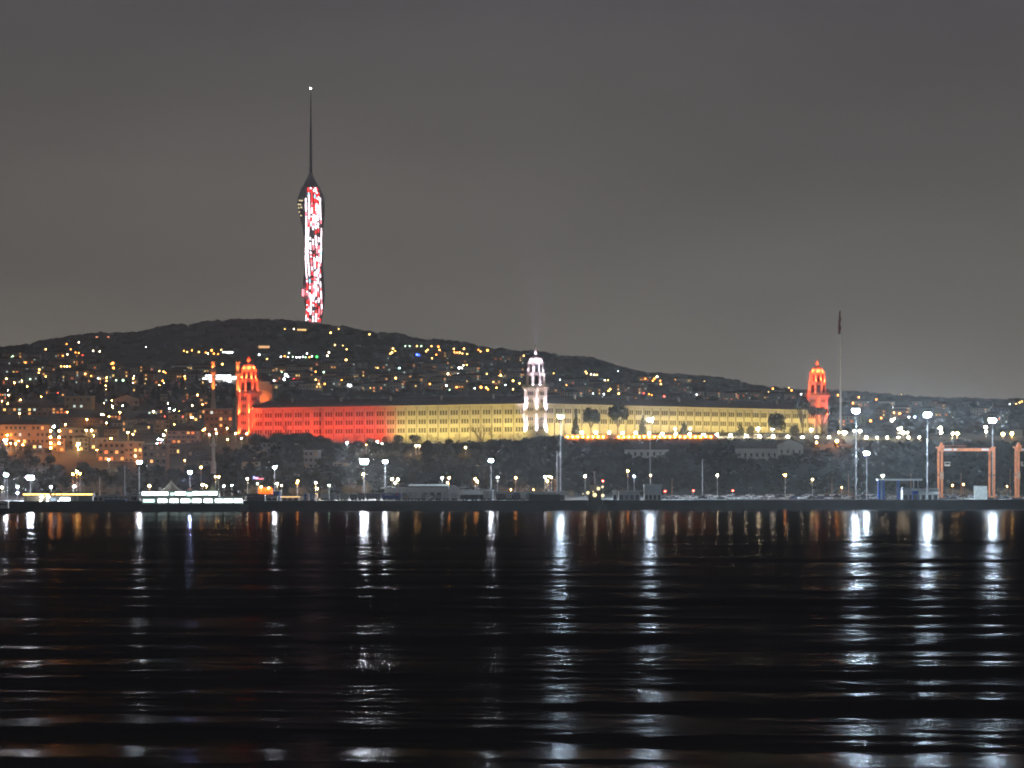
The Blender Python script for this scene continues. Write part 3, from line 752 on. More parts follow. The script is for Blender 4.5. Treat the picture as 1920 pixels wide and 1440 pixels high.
far_building(565, 684, 26, 3, 'long low building with a dim grey green lit band on the hill', (.6,.65,.5), .35, mat_n='st6', n=8)
far_building(557, 709, 16, 6, 'shop with a glowing red sign on the hillside behind the barracks', (1,.05,.04), 4.5, mat_n='st7', n=4)
far_building(363, 622, 38, 8, 'pale grey unlit block high on the dark hill', (.2,.2,.2), .05, mat_n='st8', d1=6450)
far_building(863, 661, 24, 4, 'low building with an orange lit front near the ridge', (1,.5,.2), 1.4, mat_n='st9')
far_building(1112, 701, 20, 3, 'long pale lit building on the slope right of the white tower', (1,.75,.5), 1.1, mat_n='st10')
far_building(865, 689, 14, 3, 'small building with a bluish white lit front behind the yellow wing', (.7,.85,1), 4, mat_n='st11', n=3)

# stadium style row of white floodlights left of the red tower
def flood_row(px, py, w, rows, label):
    p = hit(px, 722, 0, 3000, 4200); s = p.y/F
    o = empty('floodlit_grandstand', (p.x, p.y, p.z-1)); z = lambda y: CH+(HY-y)*s-(p.z-1)
    b = MB(); b.box(-w/2*s, w/2*s, 1, 12, -3, z(706), mat('weathered_render', (0.3,0.27,0.23))); b.obj('wall', o)
    b = MB(); b.hexa([(-w/2*s-1,-1,z(703.5)),(w/2*s+1,-1,z(703.5)),(w/2*s+1,12,z(702)),(-w/2*s-1,12,z(702)),(-w/2*s-1,-1,z(702.6)),(w/2*s+1,-1,z(702.6)),(w/2*s+1,12,z(701)),(-w/2*s-1,12,z(701))], M_dark); b.obj('roof', o)
    m = emit('stand_flood', (.9,.96,1), 9)
    for (x0, x1, y) in rows:
        b = MB(); b.box((x0-px)*s, (x1-px)*s, -.6, 0.3, z(y)-.45, z(y)+.45, m); b.obj('floodlight', o)
    return tag(o, label, 'grandstand')
flood_row(412, 703, 66, [(385,401,704),(405,433,704),(380,388,710),(391,401,710),(405,413,710),(416,444,709.5),(393,399,715),(419,433,715),(420,424,720),(436,445,707)], 'row of brilliant white floodlights under a flat roof beside the mosque minaret')

# ------------------------------------------------------------------ high-mast floodlights of the port
FLW = emit('floodlight_face', WHITE_L, 15000); FLM = emit('floodlight_face_soft', (.85,.93,1.0), 7000); FLR = emit('floodlight_face_rear', (.50,.76,1.0), 6500); FLL = emit('floodlight_face_rear_soft', (1.0,.93,.85), 1500); FLB = emit('floodlight_face_blue', (.45,.6,1.0), 8000)
def mast(px, py, D, k, label, base=None, lattice=False, blue=False, pole_w=.24, post_light=True):
    k *= 1.35; p = at(px, py, D); g = H(p.x, D) if base is None else base
    hz = p.z-g; o = empty('floodlight_mast', (p.x, D, g)); M = FLB if blue else FLM if px < 1000 else FLW
    b = MB()
    if lattice:
        w = .9
        for (x, y) in ((-w,-w),(w,-w),(w,w),(-w,w)): b.bar((x,y,0),(x*.7,y*.7,hz+1), .1, M_metal)
        for i in range(8):
            z0, z1 = hz*i/8, hz*(i+1)/8
            b.bar((-w,-w,z0),(w,-w,z1),.06,M_metal); b.bar((w,w,z0),(-w,w,z1),.06,M_metal); b.bar((w,-w,z1),(-w,-w,z1),.06,M_metal)
    else:
        b.lathe([(pole_w*1.5,-.5),(pole_w*1.2,1.2),(pole_w,1.4),(pole_w*.62,hz+.6)], 10, M_metal)
    b.obj('pole', o)
    b = MB(); R = 1.25*k; b.lathe([(R*.6,hz+.55),(R*.95,hz+.55),(R*.95,hz+.75),(R*.6,hz+.75)], 14, M_metal)
    for i in range(4): a = i*PI/2; b.bar((0,0,hz+.65),(R*.9*math.cos(a), R*.9*math.sin(a), hz+.65), .06, M_metal)
    b.obj('head_frame', o)
    n = 8; hd = MB(); w = .44*k; h_ = .62*k
    hd.box(-w, w, -.06, .22, -h_, h_, M_dark); kf = hd.m(M); v0 = len(hd.v)
    hd.v += [(-w*.9,-.07,-h_*.88),(w*.9,-.07,-h_*.88),(w*.9,-.07,h_*.88),(-w*.9,-.07,h_*.88)]; hd.face((v0,v0+1,v0+2,v0+3), kf)
    me = hd.mesh('floodlight')
    rear = hd.mesh('floodlight'); rear.materials.clear()
    for q_ in hd.mats: rear.materials.append((FLR if px > 1000 else FLL) if q_ == M else q_)
    for deg in (-72,-43,-15,15,43,72,130,180,230):
        a = math.radians(deg); R_ = R*.7; q = linked('floodlight', me if abs(deg) < 90 else rear, o, (R_*math.sin(a), -R_*math.cos(a), hz+.1)); q.rotation_euler = (math.radians(14), 0, a)
    return tag(o, label, 'floodlight mast', 'floodlight masts of the port')
mast(11, 891, 2085, .62, 'lattice floodlight mast at the far left edge beside the white boat', lattice=True)
mast(57, 896, 2090, 1.15, 'floodlight mast with the bright star burst above the orange lit pier canopy')
mast(261, 867, 2150, .72, 'floodlight mast rising left of the white tent')
mast(356, 886, 2200, .55, 'short bluish floodlight mast above the moored ferry', blue=True)
mast(515, 877, 2200, .55, 'small floodlight mast in front of the dark bluff below the red tower')
mast(683, 866, 2190, 1.35, 'brightest floodlight mast, standing behind the orange lit tree')
mast(722, 866, 2200, .72, 'slender floodlight mast just right of the brightest one')
mast(921, 864, 2200, .72, 'lone floodlight mast in front of the dark trees below the yellow wing')
mast(1051, 782, 2170, .85, 'tall floodlight mast standing in front of the barracks right of the white tower', pole_w=.42)
mast(1219, 787, 2260, .95, 'tall floodlight mast in front of the long yellow wing')
mast(1605, 771, 2165, 1.15, 'tall floodlight mast right of the flagpole', pole_w=.42)
mast(1625, 850, 2180, .85, 'short floodlight mast above the blue port gate')
mast(1739, 778, 2168, 1.15, 'tall floodlight mast left of the first gantry crane', pole_w=.4)
mast(1861, 789, 2280, 1.15, 'tall floodlight mast behind the right leg of the gantry crane', pole_w=.5)
# unlit mast
p = at(1044.5, 847, 2160); b = MB(); hz = p.z-QZ
b.lathe([(.5,-.5),(.42,1.2),(.3,hz)], 10, M_metal); o = b.obj('unlit_mast', loc=(p.x, 2160, QZ)); tag(o, 'grey unlit mast with a square head beside the tall floodlight mast', 'mast')
b = MB(); b.box(-.9,.9,-.9,.9,hz,hz+.25,M_metal); b.box(-.6,.6,-.6,.6,hz+.25,hz+.9,M_dark); b.obj('head_frame', o)
for (px, top, D, lab) in ((1317, 862, 2280, 'thin grey unlit pole in front of the dark slope'), (234, 875, 2200, 'thin unlit pole left of the tall mast by the tent'), (187, 895, 2250, 'thin pole among the bare trees left of the tent')):
    p = at(px, top, D); b = MB(); g = H(p.x, D); b.lathe([(.3,-.5),(.2,p.z-g),(.05,p.z-g+.8)], 8, M_metal); b.box(-.5,.5,-.12,.12,p.z-g-.6,p.z-g-.4,M_metal)
    tag(b.obj('unlit_pole', loc=(p.x, D, g)), lab, 'pole')

# ------------------------------------------------------------------ street lamps near the shore
NEARL = {'o': 620, 'y': 560, 'w': 420, 'ww': 450, 'b': 300, 'g': 200, 'r': 30}
PROTO = {}
def near_lamp(px, py, c, label, D=2235, k=1.0, group='street lamps along the coast road', lit=True, g=None, name='street_lamp', cat='street lamp', pole=M_metal):
    p = at(px, py, D); g = H(p.x, D) if g is None else g; hz = max(1.2, p.z-g)
    o = empty(name, (p.x, D, g))
    b = MB(); b.lathe([(.2,-.3),(.16,.8),(.09,hz+.15)], 8, pole); b.bar((0,0,hz+.15),(0,-.8,hz+.3),.06,pole,n=5); b.obj('pole', o)
    b = MB(); r = .44*k
    m = emit('lantern_'+c, LC[c][0], NEARL[c]) if lit else M_metal
    b.ball((0,-.9,hz), r, m, 10, 6, .8); b.lathe([(r*.5,hz+r*.72),(r*.9,hz+r*.74),(r*.3,hz+r*1.1)], 8, M_dark, 0, -.9); b.obj('lantern', o, True)
    return tag(o, label, cat, group)
road = [(735,898,'ww',1.2,'behind the left end of the low white terminal'),(741,905,'ww',.9,'lowest of three beside the low white terminal'),(746,899,'ww',1.2,'right one of three beside the low white terminal'),
 (829,896,'w',1,'white one above the low terminal roof'),(842,896,'o',1.1,'orange one above the gable end of the terminal'),(839,905,'o',.8,'low orange one beside the dark post of the terminal'),
 (891,898,'o',1.05,'orange one right of the terminal'),(895,903,'y',.9,'lower yellow one right of the terminal'),(933,895,'w',1.05,'white one below the lone floodlight mast'),
 (967,896,'o',1.05,'orange one in front of the yellow lit brush'),(1022,894,'w',1.1,'white one left of the unlit mast'),(1026,902,'y',.8,'low yellow one left of the unlit mast'),(1029,893,'y',.7,'small yellow one left of the unlit mast'),(1034,895,'y',.6,'tiny yellow one just left of the unlit mast'),
 (1097,893,'ww',1.2,'warm white one above the workboat'),(1177,883,'o',1.05,'tall orange one right of the workboat'),(1189,893,'b',1.0,'bluish one right of the workboat'),
 (1345,891,'ww',.95,'warm white one below the dark slope'),(1472,891,'o',1.1,'orange one below the gabled white hall'),(1523,899,'y',.85,'yellow one right of the gabled white hall'),
 (1655,892,'ww',1.15,'warm white one above the blue port gate'),
 (558,902,'o',.95,'orange one behind the blue kiosk'),(592,905,'ww',1.0,'warm white one right of the blue kiosk'),(617,910,'g',.95,'greenish white one above the pale container'),(595,916,'y',.9,'yellow one over the stacked goods'),
 (520,907,'ww',1.1,'warm white one over the orange awning'),(483,907,'g',.85,'greenish one left of the orange awning'),(464,898,'ww',.9,'warm white one beside the small lit sign'),(528,910,'y',.6,'tiny yellow one right of the orange awning'),
 (420,911,'g',1.0,'greenish one behind the ferry bow'),(435,910,'g',.7,'small greenish one behind the ferry bow'),(404,894,'y',.8,'left one of a close pair above the ferry'),(410,894,'y',.8,'right one of a close pair above the ferry'),
 (377,876,'o',1.1,'orange one on the slope above the ferry'),(380,909,'y',1.3,'yellow one above the middle of the ferry'),(387,911,'y',.8,'small yellow one above the middle of the ferry'),(280,911,'y',1.25,'yellow one left of the white tent'),
 (139,912,'w',1.0,'white one above the right end of the orange lit canopy'),(96,913,'w',1.0,'white one above the middle of the orange lit canopy'),(33,913,'w',1.0,'white one left of the orange lit canopy'),(33,924,'b',1.1,'bluish one at the left end of the orange lit canopy'),(4,914,'ww',1.0,'warm white one at the left edge'),
 (144,884,'y',1.2,'yellow one inside the orange glowing bare tree'),(150,888,'o',1.0,'orange one inside the glowing bare tree'),(137,889,'o',1.0,'orange one at the left of the glowing bare tree'),
 (682,889,'y',1.3,'yellow one in the orange lit tree below the brightest mast'),(557,905,'o',.6,'faint orange one behind the blue kiosk'),(1220,891,'y',.6,'small yellow one below the tall mast')]
for (px, py, c, k, lab) in road:
    near_lamp(px, py, c, 'street lamp, %s' % lab, D=2225 if py > 880 else 2300, k=k)
for (px, py, lab) in ((1041,897,'unlit orange painted lamp post left of the unlit mast'),(1591,890,'unlit curved lamp post in front of the yellow lit bank'),(1708,890,'unlit lamp post above the right end of the blue port gate'),(1802,888,'unlit lamp post seen between the gantry crane legs'),(1894,880,'unlit lamp post between the two gantry cranes'),(1260,899,'short unlit white post below the dark slope'),(1560,895,'thin unlit lamp post left of the yellow lit bank')):
    near_lamp(px, py, 'o', lab, 2230, .6, lit=False, pole=mat('rust_paint', (.5,.25,.12), .6))
# slope lamps in the left town
town = [(101,800,'w',1.7,'white'),(298,824,'b',1.5,'bluish'),(303,825,'b',1.2,'bluish'),(307,816,'ww',1.5,'warm white'),(297,856,'ww',1.2,'warm white'),(117,807,'y',1.3,'yellow'),(162,807,'y',1.2,'yellow'),(172,807,'y',1.4,'yellow'),(204,808,'ww',1.3,'warm white'),
 (147,832,'y',1.6,'yellow'),(146,836,'y',1.3,'yellow'),(147,843,'o',.9,'orange'),(75,809,'y',1.6,'yellow'),(72,815,'y',1.7,'yellow'),(80,814,'o',1.4,'orange'),(67,812,'o',1.3,'orange'),(30,832,'o',1.1,'orange'),(20,831,'o',1,'orange'),(43,834,'o',.9,'orange'),(12,832,'o',1,'orange'),(8,825,'w',1,'white'),(13,825,'w',1,'white'),(14,816,'o',1.1,'orange'),(224,837,'y',1.1,'yellow'),(204,862,'ww',1.1,'warm white'),(254,846,'ww',1.2,'warm white'),(254,855,'o',1,'orange'),(432,789,'ww',1.3,'warm white'),(430,795,'y',1.5,'yellow'),(426,803,'y',1,'yellow'),
 (442,813,'y',.9,'yellow'),(463,813,'y',.9,'yellow'),(406,813,'y',.8,'yellow'),(427,824,'o',.9,'orange'),(453,822,'ww',.7,'warm white'),(651,830,'w',1.3,'white'),(708,828,'ww',1.2,'warm white'),(716,832,'ww',.8,'warm white'),(687,834,'o',.6,'orange'),(780,836,'y',1.3,'yellow'),(786,836,'y',.8,'yellow'),(873,839,'y',1.0,'yellow'),
 (302,766,'ww',1.2,'warm white'),(288,772,'y',1.2,'yellow'),(318,766,'b',1.1,'bluish'),(327,769,'g',.8,'greenish'),(337,771,'o',.8,'orange'),(17,741,'y',1.3,'yellow'),(37,775,'o',1.0,'orange'),(211,762,'ww',1.1,'warm white'),(230,761,'g',1,'greenish'),(194,778,'o',1.1,'orange'),(225,773,'o',1.1,'orange'),(123,796,'o',1.0,'orange'),(240,811,'y',1.1,'yellow'),(60,764,'b',1,'bluish'),(234,793,'g',.9,'greenish')]
r = random.Random(61)
for i in range(84):
    px = r.uniform(2, 425); py = r.choice([r.uniform(704, 760), r.uniform(760, 815), r.uniform(800, 868)])
    if px < 120 and py > 838 or 120 < px < 200 and py > 846: continue
    town.append((px, py)+r.choice([('o',r.uniform(.5,.9),'orange'),('o',r.uniform(.6,1.1),'orange'),('y',r.uniform(.5,.9),'yellow'),('ww',r.uniform(.4,.7),'warm white'),('o',.7,'orange'),('r',.7,'red')]))
cn = {}
for (px, py, c, k, nm) in sorted(town):
    cn[nm] = cn.get(nm, 0)+1
    hgt = 5.0; p = hit(px, py, hgt, 2380, 4000); D = min(p.y, 2440) if 640 < px < 900 else p.y
    pp = at(px, py, D); where = 'in the town left of the barracks' if px < 400 else 'at the foot of the barracks'
    cn[where+nm] = cn.get(where+nm, 0)+1
    near_lamp(px, py, c, '%s house lamp, %s such from left %s' % (nm, ordn(cn[where+nm]), where), D=D, k=k*.82, group='lamps among the hillside houses', name='house_lamp', cat='house lamp')
# string lights on two dark posts
for (px, ys, lab) in ((95, (808,820,831,840), 'post hung with four round yellow lamps, left of a pair'), (111, (808,820,831), 'post hung with three round yellow lamps, right of a pair')):
    D = 2425; p = at(px, ys[0]-3, D); g = H(p.x, D); o = empty('lamp_post', (p.x, D, g)); b = MB(); b.bar((0,0,-1),(0,0,p.z-g),.15,M_dark); b.obj('pole', o)
    for y in ys:
        q = at(px, y, D); b = MB(); b.ball((0,-.4,q.z-g), .5, emit('lantern_o', LC['o'][0], 620), 8, 5); b.obj('globe_lamp', o, True)
    tag(o, lab, 'lamp post')
# terrace lamps in front of the long yellow wing
ter = [1091,1117,1142,1167,1192,1217,1241.5,1267,1293,1319,1344,1369.5,1399,1424,1449.5,1477,1504,1531,1554,1583,1612,1624,1644,1663,1684,1703,1723.5]
tery = [811,811,811,812,812,813,813.5,813.5,814,815,815,816,817,817.5,818,819,820,820,820,811,808,820,820,820,820,820,820]
for i, (px, py) in enumerate(zip(ter, tery)):
    near_lamp(px, py, 'ww', 'globe lamp in the long terrace row, %s from the left' % ordn(i+1), D=2446, k=1.6 if i < 22 else 1.0, name='globe_lamp', cat='globe lamp', group='globe lamps along the terrace', g=CH+(HY-py)/F*2446-2.6)
rl = [(1421,804,'ww',2.0),(1448,805,'w',1.5),(1266,804,'ww',1.0),(1294,804,'w',.8),(1491,804,'w',1.0),(1521,806,'ww',1.8),(1684,804,'ww',1.0),(1689,803,'ww',.9),(1693,811,'ww',1.9),(1701,811,'ww',1.3),(1763,803,'ww',1.8),(1764,811,'ww',1.4),(1786,813,'ww',1.4),(1795,813,'y',1.7),(1848,801,'ww',1.8),(1849,809,'ww',1.1),(1880,814,'y',1.9),(1897,813,'y',1.9),(1573,811,'y',.9),(1580,811,'y',.9),(1586,811,'ww',1.3),(1601,808,'ww',.9)]
for i, (px, py, c, k) in enumerate(sorted(rl)):
    D = 2500; p = at(px, py, D)
    near_lamp(px, py, c, 'bright park lamp above the terrace row, %s from the left' % ordn(i+1), D=D, k=k, group='park lamps on the right slope', g=p.z-3.2)
near_lamp(1569, 827, 'o', 'single orange lamp below the foot of the flagpole', 2420, 1.6, group='lamps on the slope')
near_lamp(1531, 830, 'o', 'single orange lamp below the right red tower', 2420, 1.1, group='lamps on the slope')
for i, (px, py) in enumerate(((1247,921),(1300,920),(1374,920))):
    near_lamp(px, py, 'r', 'red signal light above the parked cars, %s from the left' % ordn(i+1), 2200, 1.0, group='red signal lights', name='signal_light', cat='signal light')

# retaining wall washed orange
M_rw = mat('retaining_wall_stone', (.45,.38,.3), .9, .35, .8)
x0, x1 = at(1058,820,2439).x, at(1345,820,2439).x; b = MB(); b.box(x0, x1, 2439, 2440.2, 36, CH+(HY-816.5)/F*2439, M_rw); 
x = x0+2
while x < x1: b.box(x-.3, x+.3, 2438.6, 2438.99, 36, CH+(HY-816.3)/F*2439, M_rw); x += 3.4
b.box(x0, x1, 2438.5, 2440.4, CH+(HY-816.4)/F*2439, CH+(HY-815.4)/F*2439, M_trim)
RW = tag(b.obj('retaining_wall'), 'long low retaining wall glowing orange below the terrace lamps', 'wall')
i = 0
for px in np.arange(1064, 1345, 9.6):
    if 1140 < px < 1146 or 1149 < px < 1156 or px > 1326 and i % 2: i += 1; continue
    p = at(float(px), 819, 2437.6); b = MB(); b.ball((0,0,0), .42, emit('wall_lamp', (1.0,.22,.03), 170), 8, 5); o = b.obj('wall_lamp', loc=(p.x, 2437.9, p.z), smooth=True)
    i += 1; tag(o, 'small orange wall lamp on the glowing retaining wall, %s from the left' % ordn(i), 'wall lamp', 'wall lamps of the retaining wall')

# flagpole with limp flag
D = 2560; p = at(1576, 822, D); g = H(p.x, D); top = at(1576, 579, D).z-g
b = MB(); b.lathe([(.75,-1),(.6,5),(.45,top*.5),(.22,top)], 12, mat('white_pole_paint', (.7,.72,.7), .5, .05)); o = b.obj('flagpole', loc=(p.x, D, g)); tag(o, 'very tall white flagpole right of the red corner tower', 'flagpole')
b = MB(); k = b.m(mat('flag_cloth', (.16,.03,.03), .9, .3, .3)); zt = top-1; nz = 22
for i in range(nz+1):
    q = i/nz; z = zt-q*14.5; w = .35+1.05*math.sin(min(1, q*1.25)*PI*.55)+.2*math.sin(q*19)
    for j in range(9): a = j/8*PI*1.7; b.v.append((-w*.9*math.cos(a)*.7+.1*math.sin(z+j)-.35*q, w*.5*math.sin(a)+.15*math.sin(j*2+z*.8), z))
for i in range(nz):
    for j in range(8): b.face((i*9+j, i*9+j+1, (i+1)*9+j+1, (i+1)*9+j), k)
f = b.obj('flag', None, True, loc=(p.x-.5, D-.7, g)); tag(f, 'dark red flag hanging limp at the top of the tall flagpole', 'flag')

# ------------------------------------------------------------------ houses
WALLS = {'brown': (.26,.17,.12), 'ochre': (.45,.31,.17), 'cream': (.5,.45,.36), 'grey': (.28,.28,.29), 'brick': (.33,.13,.09), 'white': (.6,.6,.58), 'olive': (.3,.28,.2), 'dark': (.1,.09,.09)}
def wallm(c): return mat('render_'+c, WALLS[c], .88, .18, .35)
WIN = [emit('win_warm', (1,.42,.11), 1.7, False, .5), emit('win_yellow', (1,.60,.17), 2.6, False, .5), emit('win_pale', (.75,.9,.8), 1.2, False, .4), emit('win_orange', (1,.22,.05), 1.8, False, .4), emit('win_dim', (.8,.45,.25), .12, False, .4)]
def window_mesh(w, h, pane):
    b = MB(); b.box(-w/2, w/2, -.1, .15, -h/2, h/2, pane)
    b.box(-w/2-.15, w/2+.15, -.2, .15, -h/2-.15, -h/2, M_trim); b.box(-w/2-.12, w/2+.12, -.17, .15, h/2, h/2+.12, M_trim)
    b.box(-w/2-.12, -w/2, -.15, .15, -h/2, h/2, M_trim); b.box(w/2, w/2+.12, -.15, .15, -h/2, h/2, M_trim); b.box(-.04, .04, -.14, -.1, -h/2, h/2, M_trim)
    return b.mesh('window')
WMC = {}
def wm(w, h, mt):
    key = (round(w,1), round(h,1), mt.name)
    if key not in WMC: WMC[key] = window_mesh(key[0], key[1], mt)
    return WMC[key]
def house(px, pyb, w, h, st, bays, wc, roof, litp, wins, label, rz=0.0, D=None, balc=0, gable=False, cat='house', name='house', dim=(0,1), walls=None, group=None):
    r = random.Random(int(px*7+pyb*13)); p = hit(px, pyb, 0, 2300, 5200) if D is None else at(px, pyb, D)
    s = p.y/F; W = w*s; T = h*s; dp = max(7, W*.6); o = empty(name, (p.x, p.y, p.z), rz); wl = walls or wallm(wc)
    rh = min(3.2, W*.18) if roof else .5
    te = T-rh
    b = MB(); b.box(-W/2, W/2, 0, dp, -5, te, wl); 
    for i in range(1, st): b.box(-W/2-.1, W/2+.1, -.12, -.003, te*i/st-.12, te*i/st+.12, M_trim)
    if gable: b.prism([(-W/2,te+.003),(W/2,te+.003),(0,te+rh-.1)], .02, dp-.02, wl)
    b.obj('wall', o)
    b = MB(); k = b.m(M_tile); e = .6
    if gable:
        b.hexa([(-W/2-e,-e,te-.3),(0,-e,te+rh),(0,dp+e,te+rh),(-W/2-e,dp+e,te-.3),(-W/2-e,-e,te),(0,-e,te+rh+.3),(0,dp+e,te+rh+.3),(-W/2-e,dp+e,te)], M_tile)
        b.hexa([(0,-e,te+rh),(W/2+e,-e,te-.3),(W/2+e,dp+e,te-.3),(0,dp+e,te+rh),(0,-e,te+rh+.3),(W/2+e,-e,te),(W/2+e,dp+e,te),(0,dp+e,te+rh+.3)], M_tile)
    elif roof:
        hx = max(W/2-dp/2, W*.1)
        b.v = [(-W/2-e,-e,te+.01),(W/2+e,-e,te+.01),(W/2+e,dp+e,te+.01),(-W/2-e,dp+e,te+.01),(-hx,dp/2,te+rh),(hx,dp/2,te+rh)]
        for f_ in ((0,1,5,4),(1,2,5),(2,3,4,5),(3,0,4),(3,2,1,0)): b.face(f_, k)
    else:
        b.box(-W/2-.3, W/2+.3, -.3, dp+.3, te+.003, te+.5, M_trim)
    ro = b.obj('roof', o)
    if roof and not gable:
        c = MB(); c.box(W*.12, W*.12+.8, dp*.6, dp*.6+.8, te, te+rh+.9, wl); c.obj('chimney', ro)
    fh = te/st; ww = min(1.6, W/bays*.5); wh = min(1.7, fh*.5)
    for i in range(st):
        for j in range(bays):
            x = -W/2+W*(j+.5)/bays; z = fh*(i+.52)
            if r.random() < litp*.75: mt = WIN[r.choice(wins)]
            else: mt = WIN[4] if r.random() < .18 else M_glass
            linked('window', wm(ww, wh, mt), o, (x, 0, z))
    for i in range(balc):
        c = MB(); z = fh*(i+1)+.15; c.box(-W/2-.6, W/2*.7, -1.6, -.15, z, z+.18, M_trim); c.box(-W/2-.6, W/2*.7, -1.62, -1.52, z+.8, z+.9, M_trim)
        for q in range(9): xx = -W/2-.5+(W*.85+.5)*q/8; c.box(xx-.04, xx+.04, -1.6, -1.54, z+.18, z+.8, M_trim)
        c.obj('balcony', o)
    return tag(o, label, cat, group)
HG = 'houses in the town left of the barracks'
HS = [
 (46,779,84,23,2,9,'brown',1,.5,(0,1,2),'long two-storey brown apartment house with lit windows near the left edge, dark roof',.05,0),
 (146,768,52,26,2,4,'ochre',0,.3,(2,0),'brown flat-roofed house with a pale green lit window below the dark wood',-.1,1),
 (46,834,92,48,3,11,'ochre',1,.35,(0,1,2),'long three-storey building with a yellow lamplit ground floor at the left edge',.03,0),
 (238,762,46,22,1,4,'cream',1,.1,(4,),'pale gabled house standing alone below the dark wood',.15,0),
 (108,776,36,18,2,5,'brick',1,.45,(3,0),'reddish house with small orange windows right of the brown apartment house',.1,0),
 (28,742,16,10,1,3,'white',1,.3,(2,),'tiny pale house under the hillside at the far left',0,0),
 (76,737,20,9,1,3,'grey',0,.2,(2,),'tiny grey flat-roofed block above the brown apartment house',0,0),
 (207,788,40,16,2,6,'brick',1,.5,(3,0),'low house with orange windows under a wide dark roof in mid slope',.1,0),
 (126,792,34,13,1,5,'grey',1,.25,(4,),'low grey house with a row of dim windows in mid slope',0,0),
 (138,836,44,34,3,4,'olive',0,.15,(0,),'olive house with three long balconies right of the string lights',.2,3),
 (168,820,32,22,2,3,'dark',1,.3,(1,),'dark house with two bright yellow windows beside each other',0,0),
 (208,824,26,24,2,3,'dark',1,.15,(1,),'dark small house with one warm lit gable lamp in mid slope',0,0),
 (209,866,50,38,3,5,'ochre',0,.55,(1,0,3),'bright orange lamplit house with balconies on the lower slope',.1,2),
 (250,868,34,40,4,4,'ochre',0,.45,(0,3,1),'narrow four-storey house with orange windows beside the bright balcony house',-.05,0),
 (290,884,46,52,4,4,'brown',0,.1,(0,),'tall plain brown apartment block above the tall mast by the tent',-.1,0),
 (266,812,32,20,2,5,'dark',1,.45,(1,),'dark house with a close row of yellow windows in mid slope',0,0),
 (324,852,26,16,1,4,'grey',1,.6,(1,),'small low house with three small yellow windows above the ferry',0,0),
 (344,832,62,34,3,7,'brick',1,.35,(3,0),'red lamplit three-storey building left of the red barracks tower',0,0),
 (410,816,52,50,4,6,'brick',0,.35,(0,2,3),'red lit four-storey building adjoining the left red tower',.1,0),
 (300,778,46,16,1,7,'dark',1,.5,(1,2),'long dark house with a string of white and yellow windows left of the minaret',0,0),
 (160,800,90,26,1,9,'dark',1,.12,(4,),'wide dark-roofed hall spreading across the middle of the town',.05,0),
 (274,796,60,20,2,6,'brown',1,.15,(3,4),'dark brown house under a broad hip roof above the yellow row of windows',-.1,0),
 (232,800,40,14,1,5,'grey',1,.4,(2,4),'low grey house with pale green windows in mid town',0,0),
 (583,880,28,36,3,3,'grey',0,.0,(4,),'grey three-storey house among dark trees below the red wing',-.2,2),
 (640,874,32,12,1,3,'ochre',1,.0,(4,),'small tan arched pavilion left of the brightest floodlight mast',0,0),
 (500,850,36,26,2,4,'grey',1,.1,(0,),'dim grey house half hidden by trees under the red tower',.1,0),
 (530,836,60,16,1,6,'dark',1,.0,(4,),'dark low roof among trees below the red wing',0,0),
 (370,856,40,18,1,3,'dark',1,.0,(4,),'dark-roofed house above the bluish mast',.2,0),
 (388,872,34,14,1,3,'olive',1,.15,(4,),'olive small house with a pale roof edge above the orange slope lamp',0,0),
 (470,880,34,20,2,3,'ochre',1,.1,(0,),'dim ochre house with arches on the slope above the ferry bow',0,0),
]
for q in HS:
    house(q[0], q[1], q[2], q[3], q[4], q[5], q[6], q[7], q[8], q[9], q[10], q[11], balc=q[12], gable=('gable' in q[10] and q[0] == 238), group=HG)
# fill of plainer houses on the left slope
r = random.Random(21); k_ = 0
spots = []
for yb, x0_, x1_, stp in ((726,10,400,23),(744,60,330,36),(756,0,60,30),(758,200,400,34),(790,300,400,30),(808,230,330,32),(846,60,200,36),(850,240,300,28),(712,0,330,30)):
    x = x0_+r.uniform(0, 12)
    while x < x1_: spots.append((x, yb+r.uniform(-5, 5))); x += stp*r.uniform(.75, 1.25)
nn = {}
for (x, y) in sorted(spots):
    sc_ = 1.0 if y > 770 else .62
    wc = r.choice(['brown','grey','cream','dark','olive','brick','ochre']); st = r.choice([1,2,2,3]) if y > 740 else r.choice([1,2]); w = r.uniform(16, 30)*sc_*1.1; bays = r.choice([2,3,3,4])
    row = 'upper' if y < 730 else 'middle' if y < 775 else 'lower'
    key = (row, wc); nn[key] = nn.get(key, 0)+1
    house(x, y, w, (6+7*st)*sc_+3, st, bays, wc, r.random() < .75, .42, (0,0,1,2,3), 'small %s house, %s such from left in %s part of left town' % (wc, ordn(nn[key]), row), r.uniform(-.3,.3), group=HG)
